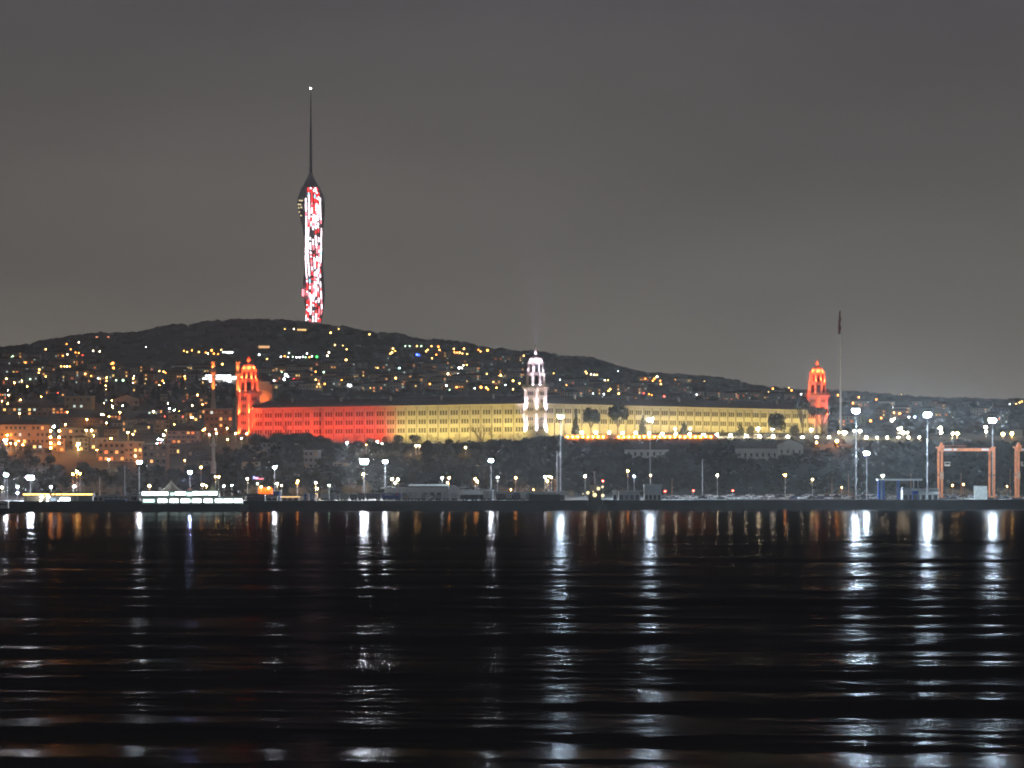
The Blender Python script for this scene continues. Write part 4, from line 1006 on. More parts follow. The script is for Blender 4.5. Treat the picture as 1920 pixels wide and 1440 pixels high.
# far hillside houses: single meshes of eight variants
FH = []
for i in range(9):
    rr = random.Random(100+i); b = MB(); W = rr.uniform(12, 22); T = rr.choice([5.5, 8.5, 11]); wl = wallm(['cream','grey','brown','ochre','white','olive','cream','grey','brick'][i]); d = 10
    b.box(-W/2, W/2, 0, d, -5, T, wl); k = b.m(M_tile); n0 = len(b.v)
    b.v += [(-W/2-.6,-.6,T+.01),(W/2+.6,-.6,T+.01),(W/2+.6,d+.6,T+.01),(-W/2-.6,d+.6,T+.01),(-W/4,d/2,T+2.6),(W/4,d/2,T+2.6)]
    for f_ in ((0,1,5,4),(1,2,5),(2,3,4,5),(3,0,4),(3,2,1,0)): b.face([n0+q for q in f_], k)
    fl = int(T//2.8); nb = int(W//3)
    for f_ in range(fl):
        for j in range(nb):
            x = -W/2+W*(j+.5)/nb; z = T*(f_+.5)/fl
            b.box(x-.6, x+.6, -.12, .1, z-.7, z+.7, WIN[rr.choice([0,1,2,3])] if rr.random() < .2 else M_glass)
    FH.append((b.mesh('hillside_house'), ['cream','grey','brown','ochre','white','olive','cream','grey','brick'][i], 'low' if T < 6 else 'two-storey' if T < 9 else 'three-storey'))
FZ = [('on the far hill left of the restaurant', 0, 190, 668, 722, 34), ('on the far hill between restaurant and minaret', 195, 400, 694, 724, 16), ('on the far hill behind the mosque', 480, 700, 688, 735, 32), ('on the hill left of the white tower', 700, 985, 672, 738, 50), ('on the hill right of the white tower', 1030, 1320, 716, 752, 30), ('on the low land near the right tower', 1320, 1560, 742, 754, 12), ('on the low land right of the flagpole', 1590, 1910, 758, 800, 20)]
for (zn, x0_, x1_, y0_, y1_, n) in FZ:
    cnt_ = {}
    pts = sorted((r.uniform(x0_, x1_), r.uniform(y0_, y1_), r.randrange(9)) for _ in range(n))
    for (x, y, v) in pts:
        p = hit(x, y, 0, 2850, 6200); me, c, st = FH[v]; key = c+st; cnt_[key] = cnt_.get(key, 0)+1
        o = linked('hillside_house', me, None, p, r.uniform(-.6, .6))
        tag(o, '%s %s house, %s such from left %s' % (st, c, ordn(cnt_[key]), zn), 'house', 'houses on the far hill')

# white hall and block on the right slope
M_rw_dark = mat('mossy_stone', (.08,.08,.07), .9, .4, .5)
def hall(px0, px1, yt, yb, D, rows, label, gable_px=None):
    s = D/F; p = hit((px0+px1)/2, yb, 0); D = p.y; s = D/F; o = empty('hall', (p.x, D, p.z)); W = (px1-px0)*s; T = (yb-yt)*s; wl = mat('dull_white_render', (.38,.36,.31), .85, .12, .3)
    b = MB(); b.box(-W/2, W/2, 0, 12, -1.5, T, wl); b.obj('wall', o)
    b = MB(); b.hexa([(-W/2-.5,-.8,T+.01),(W/2+.5,-.8,T+.01),(W/2+.5,12.8,T+.01),(-W/2-.5,12.8,T+.01),(-W/2+1,6,T+3),(W/2,6,T+3),(W/2,6.2,T+3),(-W/2+1,6.2,T+3)], M_tile); b.obj('roof', o)
    for i in range(rows):
        x = -W/2+W*(i+.6)/rows; linked('window', wm(1.1, 2.0, M_glass), o, (x, 0, T*.52))
    if gable_px:
        x0 = (gable_px[0]-(px0+px1)/2)*s; x1 = (gable_px[1]-(px0+px1)/2)*s; hh = (yb-832)*s; pk = (yb-824)*s
        b = MB(); xm = (x0+x1)/2
        b.prism([(x0,1.0),(x1,1.0),(x1,hh-1.0),(x1-1.5,hh),(xm,pk),(x0+1,hh-.5),(x0,hh-1.2)], -5, 9, wl); b.obj('gable_end', o)
        b = MB(); b.hexa([(x0-.4,-5.5,hh-.9),(xm,-5.5,pk+.05),(xm,9.5,pk+.05),(x0-.4,9.5,hh-.9),(x0-.4,-5.5,hh-.5),(xm,-5.5,pk+.5),(xm,9.5,pk+.5),(x0-.4,9.5,hh-.5)], M_tile)
        b.hexa([(xm,-5.5,pk+.05),(x1+.4,-5.5,hh-.9),(x1+.4,9.5,hh-.9),(xm,9.5,pk+.05),(xm,-5.5,pk+.5),(x1+.4,-5.5,hh-.5),(x1+.4,9.5,hh-.5),(xm,9.5,pk+.5)], M_tile); b.obj('gable_roof', o)
        b = MB(); b.box(x0-.2, x1+.2, -5.2, 9, -3, .99, M_rw_dark); b.obj('plinth', o)
        for q in (.16,.4,.62,.86): linked('window', wm(1.0, 2.0, M_glass), o, (x0+(x1-x0)*q, -5, (yb-847)*s))
    return tag(o, label, 'hall')
hall(1380, 1457, 841, 866, 2352, 7, 'long white hall with small windows and a tall gable end on the slope', (1457, 1505))
hall(1172, 1255, 843, 860, 2362, 7, 'low white block with small dark windows below the orange wall')
far_building(1905, 806, 24, 12, 'pale block standing right of the last park lamps', (.3,.3,.25), .1, mat_n='st12', d0=2500, d1=2600, cat='building')
for i, (px, yt, yb, w) in enumerate(((1176,852,872,20),(1196,856,874,18),(1222,857,876,20),(1244,853,872,22),(1262,846,870,24),(1163,848,870,20),(1388,858,880,22),(1408,860,882,20),(1428,861,880,22),(1450,858,882,22),(1471,853,876,24),(1492,850,874,24),(1508,844,868,22),(1372,850,874,26),(1358,846,872,26))):
    p = hit(px, yb, 0); D = p.y; s = (yb-yt)*D/F/8.8; o = tree('round', i, p, s, 'dark tree hiding the foot of the white slope buildings, %s from the left' % ordn(sorted([1176,1196,1222,1244,1262,1163,1388,1408,1428,1450,1471,1492,1508,1372,1358]).index(px)+1), 'dark trees before the white slope buildings', 'broadleaf_tree'); sw = w*D/F/8; o.scale = (sw, sw, s)
# slim column like minaret in the lower town
D = 2330; p = at(400, 878, D); s = D/F; b = MB(); b.lathe([(1.6,-3),(1.5,3),(1.0,4),(.95,12),(1.8,12.6),(1.8,13.8),(.9,13.9),(.85,16.4),(.1,19)], 12, mat('grey_stone', (.35,.33,.3)))
tag(b.obj('minaret', None, loc=p), 'slim grey stone minaret on the slope above the ferry', 'minaret')

# ------------------------------------------------------------------ single trees
WG = 'dark trees standing in front of the barracks'
def onrow(kind, v, px, ytop, ybase, D, wpx, label, nm, nat_h, nat_w):
    p = at(px, ybase, D); s = (ybase-ytop)*D/F/nat_h; o = tree(kind, v, p, s, label, WG, nm)
    sw = wpx*D/F/nat_w; o.scale = (sw, sw, s); return o
onrow('umb', 0, 1109, 773, 822, 2452, 38, 'broad dark stone pine in front of the yellow wing, left of two', 'pine_tree', 10, 11.5)
onrow('umb', 1, 1158, 767, 822, 2452, 46, 'large dark stone pine in front of the yellow wing, right of two', 'pine_tree', 10, 11.5)
onrow('round', 2, 1458, 777, 824, 2452, 38, 'single big round dark tree at the right part of the yellow wing', 'broadleaf_tree', 8.8, 8)
onrow('con', 0, 1080, 764, 822, 2448, 16, 'narrow dark conifer between the white tower and the first stone pine', 'conifer', 10, 5)
onrow('con', 1, 1205, 776, 822, 2452, 18, 'pointed conifer just left of the tall mast before the yellow wing', 'conifer', 10, 5)
onrow('con', 0, 1283, 788, 822, 2452, 22, 'short dark conifer in the middle of the long yellow wing', 'conifer', 10, 5)
onrow('con', 1, 1388, 790, 824, 2452, 18, 'bushy dark conifer left of the big round tree', 'conifer', 10, 5)
onrow('round', 1, 1406, 800, 824, 2452, 16, 'small round tree between the conifer and the big round tree', 'broadleaf_tree', 8.8, 8)
onrow('con', 0, 1354, 804, 824, 2452, 10, 'very small dark bush conifer on the terrace', 'conifer', 10, 5)
onrow('umb2', 0, 1506, 755, 826, 2470, 44, 'tall leaning stone pine left of the right red tower', 'pine_tree', 19, 11.5)
onrow('umb2', 1, 1540, 766, 826, 2475, 50, 'wide stone pine crossing the front of the right red tower', 'pine_tree', 19, 11.5)
onrow('round', 3, 1491, 798, 826, 2460, 18, 'small dark tree below the leaning stone pine', 'broadleaf_tree', 8.8, 8)
for i, (px, top, w) in enumerate(((930,826,30),(955,828,34),(985,822,30),(1010,820,30),(1036,818,28),(830,834,22),(742,828,18),(600,818,26),(560,814,26),(575,812,26),(520,812,30),(480,815,26),(545,816,24),(615,824,24))):
    onrow('round', i, px, top, top+30, 2415, w*1.15, 'dark rounded treetop against the barracks foot, %s from the left' % ordn(sorted([930,955,985,1010,1036,830,742,600,560,575,520,480,545,615]).index(px)+1), 'broadleaf_tree', 8.8, 8)
p = at(903, 852, 2425); btree(0, p, 1.18, 'tall bare tree standing dark before the yellow wing', 'bare trees', BARE_DARK)
p = at(539, 822, 2470); btree(0, p, .62, 'dark bare tree in front of the red wing', 'bare trees', BARE_DARK)
p = at(733, 842, 2440); btree(0, p, .40, 'small dark bare tree near the arched doorway', 'bare trees', BARE_DARK)
p = at(430, 830, 2480); btree(0, p, .7, 'bare tree beside the red lit four-storey building', 'bare trees', BARE_DARK)
for i, px in enumerate((752,768,790,806,821,842,858,874,922,938,958,974,648,668,690,1046,1062)):
    p = Vector((at(px,0,2437).x, 2437, H(at(px,0,2437).x, 2437)))
    btree(i, p, (.55,.75,.62,.9,.6)[i % 5], 'leafless shrub silhouetted on the barracks foot, %s from the left' % ordn(sorted([752,768,790,806,821,842,858,874,922,938,958,974,648,668,690,1046,1062]).index(px)+1), 'leafless shrubs at the barracks foot')
# columnar dark trees in the wood left of the mosque
r = random.Random(31)
for i, px in enumerate(np.arange(4, 445, 10.5)):
    px = float(px)+r.uniform(-3, 3); p = hit(px, 748+r.uniform(-10, 10), 0, 2600, 4000); hgt = r.uniform(12, 20)
    o = tree('con', i, p, hgt/10, 'dark pointed cypress in the band of cypresses above the left town', 'cypresses above the left town', 'cypress_tree')
# bare trees lit by the coast road lamps
bt = [(120,924,1.0),(138,922,1.15),(146,924,1.3),(158,924,1.0),(168,924,1.1),(178,924,1.15),(190,924,1.2),(204,924,1.05),(216,924,1.0),(228,924,.9),(300,905,.9),(312,900,.8),(470,925,1.05),(478,924,1.1),(490,924,.9),(548,925,.8),(566,924,.9),(574,924,.85),(650,922,1.0),(660,922,1.1),(668,922,.9),(683,922,1.15),(690,922,.9),(940,924,.8),(952,924,.9),(962,924,.7),(976,924,.85),(988,924,.9),(1000,924,.85),(1012,924,.7),(1060,924,.6),(1070,924,.6),(1158,922,.7),(1166,922,.7),(1555,922,.5),(1575,921,.65),(1585,921,.65),(1596,921,.6),(1700,918,.55),(1775,918,.75),(1788,918,.8),(1802,918,.8),(1815,918,.75),(1830,918,.8),(1845,918,.75),(1875,918,.8),(1887,918,.8),(385,878,.9),(372,880,.8),(246,880,.8)]
for i, (px, py, s_) in enumerate(sorted(bt)):
    D = 2240+(i % 3)*6; p = at(px, py, D)
    if py > 900: p = Vector((p.x, D, H(p.x, D)))
    else: p = hit(px, py, 0)
    btree(i, p, s_*1.05, 'leafless tree lit by the road lamps, %s from the left along the shore' % ordn(i+1), 'bare trees along the coast road')
for i, (px, w) in enumerate(((945,14),(958,16),(980,15),(993,14),(1008,16),(1582,20),(1594,14),(1783,22),(1798,20),(1812,18),(1830,18),(1846,22),(1885,20),(1070,14),(1550,12),(136,30),(152,34),(168,30),(186,28),(206,26),(474,26),(492,30),(550,24),(562,26),(604,22),(655,28),(670,26),(684,32),(300,22))):
    D = 2262; p = ground(px, D); s_ = w*D/F/8
    o = tree('bush', i, p, s_, 'low olive bush lit yellow by the road lamps, %s from the left' % ordn(sorted([945,958,980,993,1008,1582,1594,1783,1798,1812,1830,1846,1885,1070,1550,136,152,168,186,206,474,492,550,562,604,655,670,684,300]).index(px)+1), 'lit bushes along the coast road', 'bush', 'bush', sz=s_*.8)
# low yellow lamps that light the banks
for i, (px, py) in enumerate(((1578,914),(1786,910),(1806,908),(1840,912),(1888,912),(958,918),(1000,918))):
    near_lamp(px, py, 'o', 'low orange ground lamp among the lit bushes, %s from the left' % ordn(sorted([1578,1786,1806,1840,1888,958,1000]).index(px)+1), 2250, .45, group='low lamps among the bushes', name='bollard_lamp', cat='bollard lamp')

# ------------------------------------------------------------------ the shore: boats, sheds, lorries, cars
M_wp = mat('white_paint', (.72,.74,.74), .5, .08, .5); M_bp = mat('blue_paint', (.03,.10,.42), .5, .15, .5); M_cr = mat('crane_paint', (.72,.24,.10), .55, .2, .6)
M_hull = mat('black_hull', (.02,.02,.025), .5, .2, .3); M_gp = mat('grey_paint', (.4,.42,.42), .6, .15, .4)
E_w = emit('cabin_light', (.78,1.0,.92), 13); E_t = emit('cabin_light_dim', (.6,.95,.85), 2.5); E_o = emit('canopy_light', (1,.50,.12), 9); E_ws = emit('shop_light', (.85,.92,1), 12)
def P2(px, py, D, o): q = at(px, py, D); return q.x-o.location.x, q.z-o.location.z
# passenger ferry
def ferry():
    D = 1960; o = empty('ferry', (at(362,0,D).x, D, 0)); s = D/F; x = lambda p: (p-362)*s; z = lambda p: CH+(HY-p)*s
    b = MB(); k = b.m(M_hull); pts = [(-100,0),(-98,4.6),(-50,5.2),(40,5.2),(88,4.6),(104,.3)]
    top = []; bot = []
    n = len(pts)
    for sg in (-1, 1):
        for (px, w) in pts: b.v.append((px*s, sg*w, z(945.5)))
        for (px, w) in pts: b.v.append((px*s*.96, sg*w*.8, -.6))
    for i in range(n-1):
        b.face((i, i+1, n+i+1, n+i), k); b.face((2*n+i, 3*n+i, 3*n+i+1, 2*n+i+1), k); b.face((i, 2*n+i, 2*n+i+1, i+1), k)
    b.face((0, n, 3*n, 2*n), k); b.face((n-1, 3*n-1, 4*n-1, 2*n-1), k)
    b.obj('hull', o)
    b = MB(); b.box(x(268), x(455), -4.2, 4.2, z(945)+.01, z(932.5), M_wp); b.obj('lower_cabin', o)
    b = MB(); b.box(x(263), x(462), -4.9, 4.9, z(932.5)+.01, z(931), M_gp); b.obj('deck', o)
    b = MB(); b.box(x(268), x(412), -3.9, 3.9, z(931)+.01, z(921.5), M_wp); b.obj('upper_cabin', o)
    b = MB(); b.box(x(264), x(416), -4.8, 4.8, z(921.5)+.01, z(920), M_gp); b.box(x(416)+.01, x(447), -4.3, 4.3, z(923), z(920.5), M_dark)
    for p in (420, 430, 440, 446): b.box(x(p)-.1, x(p)+.1, -4.2, -4, z(931), z(923)-.01, M_dark)
    b.obj('roof', o)
    for (a, c, y0, y1, m) in [(268,293,922.5,928.5,E_w),(296,316,922.5,928.5,E_w),(321,327,924,929,E_t),(330,349,922.5,928,E_w),(352,361,923.5,930,E_t),(363,378,922,928,E_w),(379.5,390,922,927.5,E_w),(392,408,921.8,928,E_w)]:
        b = MB(); b.box(x(a), x(c), -4.02, -3.89, z(y1), z(y0), m); b.box(x(a)-.1, x(c)+.1, -4.1, -3.9, z(y1)-.15, z(y1)-.002, M_gp); b.obj('window', o)
    for (a, c, m) in [(270,291,E_t),(298,314,E_w),(320,335,E_w),(341,357,E_w),(362,378,E_w),(384,399,E_w),(405,418,E_w),(421,437,E_w),(440,454,E_w)]:
        b = MB(); b.box(x(a), x(c), -4.32, -4.19, z(942), z(936), m); b.box(x(a)-.1, x(c)+.1, -4.4, -4.2, z(942)-.15, z(942)-.002, M_gp); b.obj('window', o)
    b = MB(); b.box(x(300)-.6, x(300)+.6, -.6, .6, z(920), z(914), M_wp); b.bar((x(330),0,z(920)),(x(330),0,z(909)),.12,M_metal); b.obj('mast', o)
    tag(o, 'double-deck passenger ferry with rows of bright white windows, moored at the left', 'ferry')
ferry()
def boat(px, pyw, D, L, label, kind, lamps=()):
    s = D/F; o = empty('boat', (at(px,0,D).x, D, 0)); z = lambda p: CH+(HY-p)*s; x = lambda p: (p-px)*s
    b = MB(); k = b.m(M_hull); h = L/2; pts = [(-h,1.8),(-h*.5,2.4),(h*.4,2.4),(h,.2)]; n = 4
    for sg in (-1, 1):
        for i, (a, w) in enumerate(pts): b.v.append((a, sg*w, (2.1,1.8,2.0,3.2)[i]))
        for (a, w) in pts: b.v.append((a*.93, sg*w*.75, -.5))
    for i in range(n-1):
        b.face((i, i+1, n+i+1, n+i), k); b.face((2*n+i, 3*n+i, 3*n+i+1, 2*n+i+1), k); b.face((i, 2*n+i, 2*n+i+1, i+1), k)
    b.face((0, n, 3*n, 2*n), k); b.obj('hull', o)
    b = MB()
    if kind == 'tug':
        b.box(x(1103), x(1127), -1.6, 1.6, 1.95, z(921), M_dark); b.box(x(1106), x(1121), -1.3, 1.3, z(921)+.01, z(909), M_gp); b.box(x(1105.5), x(1122), -1.6, 1.6, z(909)+.01, z(908), M_dark)
        b.obj('wheelhouse', o)
        b = MB(); b.bar((x(1115),0,z(908)),(x(1114.5),0,z(886)),.55,M_gp,.35,8); b.box(x(1114.5)-.7, x(1114.5)+.7, -.4, .4, z(886)+.01, z(884), M_gp); b.obj('exhaust_mast', o)
        b = MB(); b.bar((x(1130),0,2),(x(1131),0,z(902)),.15,M_metal); b.obj('mast', o)
    else:
        b.box(-h*.75, h*.35, -1.9, 1.9, 1.95, 5.0, M_wp); b.obj('cabin', o)
        for i in range(7):
            w = MB(); a = -h*.68+i*h*.145; w.box(a, a+h*.085, -2.05, -1.89, 3.4, 4.2, M_glass); w.box(a-.06, a+h*.085+.06, -2.1, -1.9, 3.28, 3.395, M_gp); w.obj('window', o)
        b = MB(); b.box(-h*.8, h*.42, -2.2, 2.2, 5.01, 5.25, M_wp); b.obj('roof', o)
    for i, (a, c, rr, m) in enumerate(lamps):
        b = MB(); b.ball((x(a), -1.9, z(c)), rr, m, 8, 5); b.bar((x(a),-1.8,z(c)),(x(a),-1.0,z(c)-.3),.06,M_dark); b.obj('deck_lamp', o, True)
    return tag(o, label, 'boat')
E_tl = emit('deck_lamp', (1.0,.93,.68), 300); E_tr = emit('deck_lamp_red', (1,.1,.06), 60)
boat(1115, 0, 2065, 13, 'small workboat with several dazzling deck lamps in front of the quay', 'tug', [(1102,924,.85,E_tl),(1115,928,1.05,E_tl),(1122,916,.85,E_tl),(1129.5,913,.6,E_tl),(1130,929,.8,E_tl),(1093,926,.3,E_tl),(1130,902,.3,E_tr),(1112,922,.35,E_tl)])
boat(4, 0, 1850, 16, 'white boat with a row of small dark windows at the left edge', 'white')
# pier terminal with orange lit canopy
def pier():
    D = 1990; s = D/F; px = 108; o = empty('ferry_terminal', (at(px,0,D).x, D, QZ)); x = lambda p: (p-px)*s; z = lambda p: CH+(HY-p)*s-QZ
    b = MB(); b.box(x(44), x(172), 3, 10, 0, z(930), M_gp); b.obj('wall', o)
    b = MB(); b.box(x(42), x(174), -1, 11, z(930)+.01, z(928.3), M_dark); b.box(x(42), x(174), .2, 10.5, z(925.8), z(924), M_dark); b.box(x(42), x(174), 1.4, 10, z(928.3)+.01, z(925.8)-.01, M_gp); b.obj('canopy', o)
    for i, (a, c) in enumerate(((43,57),(58,65),(66,76),(77,83),(84,92),(97,101),(104,114),(116,124),(125,133),(134,146),(147,160),(161,172.5))):
        b = MB(); b.box(x(a), x(c), 1.15, 1.39, z(928), z(926), E_o); b.obj('strip_lamp', o)
    for (p, w) in ((133.5,3.4),(145.5,3.6),(52,2),(88,2)):
        b = MB(); b.box(x(p-w/2), x(p+w/2), -.6, .1, 0, z(930), M_wp); b.obj('pillar', o)
    for (p, y, rr) in ((79,931.5,.75),(91,931.5,.8),(76.5,941,.75),(90,941,.75),(111,940.5,.6)):
        b = MB(); b.ball((x(p), -1.7, z(y)), rr, E_ws if p > 80 else emit('warm_globe', (1,.85,.6), 40), 8, 5); b.obj('globe_lamp', o, True)
    b = MB(); b.box(x(112), x(130), 2.7, 2.99, z(938.5), z(933.5), E_ws); b.obj('window', o)
    b = MB(); b.box(x(94), x(104), 2.7, 2.99, z(942), z(934), emit('dim_window', (.5,.65,.8), .8)); b.obj('window', o)
    tag(o, 'waterside ferry terminal under a long canopy of orange strip lamps', 'terminal')
pier()
def shed(px0, px1, yt, D, depth, mt, label, name='shed', cat='shed', roofm=None, door=3, over=.5, yb=None, lit=None, stripe=None):
    s = D/F; pc = (px0+px1)/2; X = at(pc,0,D).x; z = lambda p: CH+(HY-p)*s-QZ; W = (px1-px0)*s; T = z(yt)
    o = empty(name, (X, D, QZ)); b = MB(); b.box(-W/2, W/2, 0, depth, 0, T-.3, mt)
    if stripe: b.box(-W/2-.02, W/2+.02, -.03, -.003, T*.12, T*.45, stripe)
    b.obj('wall', o)
    b = MB(); b.box(-W/2-over, W/2+over, -over, depth+over, T-.295, T, roofm or M_gp); b.obj('roof', o)
    for i in range(door):
        x = -W/2+W*(i+.5)/door; ww = min(2.6, W/door*.62)
        b = MB(); b.box(x-ww/2, x+ww/2, -.08, .05, .2, min(T*.62, 2.6), lit or M_dark); b.box(x-ww/2-.12, x+ww/2+.12, -.12, .04, min(T*.62, 2.6)+.003, min(T*.62, 2.6)+.15, M_trim); b.obj('door', o)
    return tag(o, label, cat)
shed(174, 262, 929, 2030, 8, M_gp, 'long low grey quay shed between the terminal and the ferry', door=9)
shed(240, 262, 926, 2028.5, 4, M_wp, 'small white kiosk left of the ferry', 'kiosk', 'kiosk', door=1)
shed(196, 236, 935, 2012, 3, M_bp, 'low blue booth row before the grey quay shed', 'booth', 'booth', door=6, roofm=M_wp)
shed(463, 497, 926, 2045, 6, M_dark, 'dark windowless shed right of the ferry', door=2, roofm=M_dark)
shed(499, 520, 930, 2040, 5, M_wp, 'blue and white kiosk under a small lamp', 'kiosk', 'kiosk', door=2, roofm=M_bp, stripe=M_bp)
shed(512, 525, 920, 2090, 5, M_bp, 'tall blue booth rising behind the blue and white kiosk', 'booth', 'booth', door=1, roofm=M_wp)
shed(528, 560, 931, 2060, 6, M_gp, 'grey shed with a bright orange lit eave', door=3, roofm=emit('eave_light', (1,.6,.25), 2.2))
shed(1149, 1157, 919, 2150, 4, M_wp, 'white upright cabin left of the grey slope building', 'cabin', 'cabin', door=1)
shed(1160, 1200, 921, 2160, 8, M_gp, 'low grey shed with a flat roof right of the workboat', door=4)
shed(1208, 1240, 908, 2170, 10, M_gp, 'two-storey grey port office right of the workboat', 'port_office', 'building', door=4)
shed(1692, 1760, 915.5, 2180, 8, M_wp, 'white low office row under the blue port gate', door=6)
shed(1711, 1722, 919, 2170, 4, M_bp, 'small blue booth in front of the white office row', 'booth', 'booth', door=1, roofm=M_wp)
shed(840, 925, 918.5, 2180, 8, M_wp, 'white low annex with a lit flat roof right of the gabled terminal', door=6)
shed(930, 1060, 922, 2160, 6, M_gp, 'long low grey fence-like shed behind the containers', door=10)
# low white terminal with stepped roof
def terminal():
    D = 2150; s = D/F; pc = 795; o = empty('white_terminal', (at(pc,0,D).x, D, QZ)); x = lambda p: (p-pc)*s; z = lambda p: CH+(HY-p)*s-QZ
    b = MB(); b.box(x(722), x(848), 0, 16, 0, z(916), M_wp); b.obj('wall', o)
    b = MB(); b.box(x(714), x(852), -1.6, 17, z(916)+.01, z(914.2), M_wp); b.obj('lower_roof', o)
    b = MB(); b.box(x(768), x(838), 2, 12, z(914.2)+.01, z(911), M_gp); b.obj('upper_storey', o)
    b = MB(); b.hexa([(x(764),1,z(911)+.01),(x(843),1,z(911)+.01),(x(843),13,z(911)+.01),(x(764),13,z(911)+.01),(x(768),4,z(908)),(x(840),4,z(908)),(x(840),10,z(908)),(x(768),10,z(908))], M_wp); b.obj('upper_roof', o)
    b = MB(); b.prism([(x(842),0),(x(862),0),(x(862),z(915)),(x(852),z(909)),(x(848),z(909.5)),(x(843),z(918))], -2.2, -1.2, M_wp); b.lathe([(.1,0),(1.1,0)], 12, M_dark); b.obj('gable_wall', o)
    b = MB(); b.box(x(862)+.01, x(873), -2.4, 4, z(914.3), z(913.3), M_wp); b.obj('side_canopy', o)
    for i in range(9):
        b = MB(); a = 728+i*13; b.box(x(a), x(a+8), -.12, -.003, .4, z(924), M_glass); b.box(x(a)-.1, x(a+8)+.1, -.2, -.003, z(924)+.003, z(924)+.2, M_gp); b.obj('window', o)
    tag(o, 'low white terminal building with a stepped roof and a small gable end', 'terminal')
terminal()
# post in front of the terminal
for (px, D, lab) in ((840, 2100, 'thick dark post in front of the white terminal'), (930, 2100, 'thin dark post between the containers')):
    p = at(px, 912, D); b = MB(); b.lathe([(.55 if px < 900 else .25,0),(.45 if px < 900 else .2,p.z-QZ)], 8, M_dark); b.box(-.8,.8,-.2,.2,p.z-QZ-.5,p.z-QZ-.2,M_dark); tag(b.obj('dark_post', loc=(p.x, D, QZ)), lab, 'post')
# tents
M_tent = mat('tent_canvas', (.5,.45,.35), .9, .1, .4)
for (px, w, yt, yb, D, lab, m) in ((321, 44, 901, 920, 2100, 'large pale pointed tent behind the ferry', M_tent), (356, 12, 913, 919, 2090, 'small orange tent right of the large pale tent', mat('orange_canvas', (.5,.18,.08))), (398, 16, 910, 920, 2100, 'small greenish tent above the ferry bow', mat('green_canvas', (.3,.33,.15)))):
    s = D/F; p = at(px, yb, D); b = MB(); o = empty('tent', (p.x, D, QZ)); z0 = p.z-QZ; z1 = at(px, yt, D).z-QZ; r_ = w*s/2
    b.lathe([(r_, z0),(r_*.55, z0+(z1-z0)*.3),(r_*.25, z0+(z1-z0)*.64),(.1, z1)], 8, m, closed=False); b.obj('canvas', o)
    for i in range(4):
        a = PI/4+i*PI/2; c = MB(); c.bar((r_*.8*math.cos(a), r_*.8*math.sin(a), 0),(r_*.8*math.cos(a), r_*.8*math.sin(a), z0+.3),.09,M_metal); c.obj('pole', o)
    tag(o, lab, 'tent')
# orange awning
s = 2110/F; o = empty('awning', (at(498,0,2110).x, 2110, QZ)); b = MB(); z = lambda p: CH+(HY-p)*s-QZ
for i in range(5):
    b.prism([(x_, z_) for (x_, z_) in [(-3.6+i*1.5, z(926)),(-2.2+i*1.5, z(926)),(-2.4+i*1.5, z(916-i % 2*2)),(-3.3+i*1.5, z(914))]], -2+i*.1, 3, mat('orange_canvas2', (.6,.2,.05)))
b.obj('canvas', o); near_lamp(490, 913, 'o', 'orange lamp under the left end of the orange awning', 2107, .8, g=QZ, group='lamps at the awning'); near_lamp(504, 915, 'o', 'orange lamp under the right end of the orange awning', 2107, .8, g=QZ, group='lamps at the awning')
for sx in (-3.4, 3.4):
    b = MB(); b.bar((sx,0,0),(sx,0,z(926)),.1,M_metal); b.obj('pole', o)
tag(o, 'orange awning glowing under lamps right of the dark shed', 'awning')
# small lit sign above the awning
s = 2140/F; p = at(484, 896, 2140); o = empty('lit_sign', (p.x, 2140, QZ)); b = MB(); b.bar((0,.2,0),(0,.2,p.z-QZ),.12,M_dark); b.obj('post', o)
b = MB(); z0 = p.z-QZ
for i, (a, c, m) in enumerate(((-2.6,-1.6,emit('sign_blue',(.3,.35,1),3,False)),(-1.5,.1,emit('sign_pink',(1,.4,.7),2.2,False)),(.3,2.9,emit('sign_red',(1,.3,.35),1.3,False)))): b.box(a, c, -.1, .1, z0-.5-i*.2, z0+.8-i*.45, m)
b.obj('panel', o); tag(o, 'small blue and pink lit sign on a post above the orange awning', 'sign')

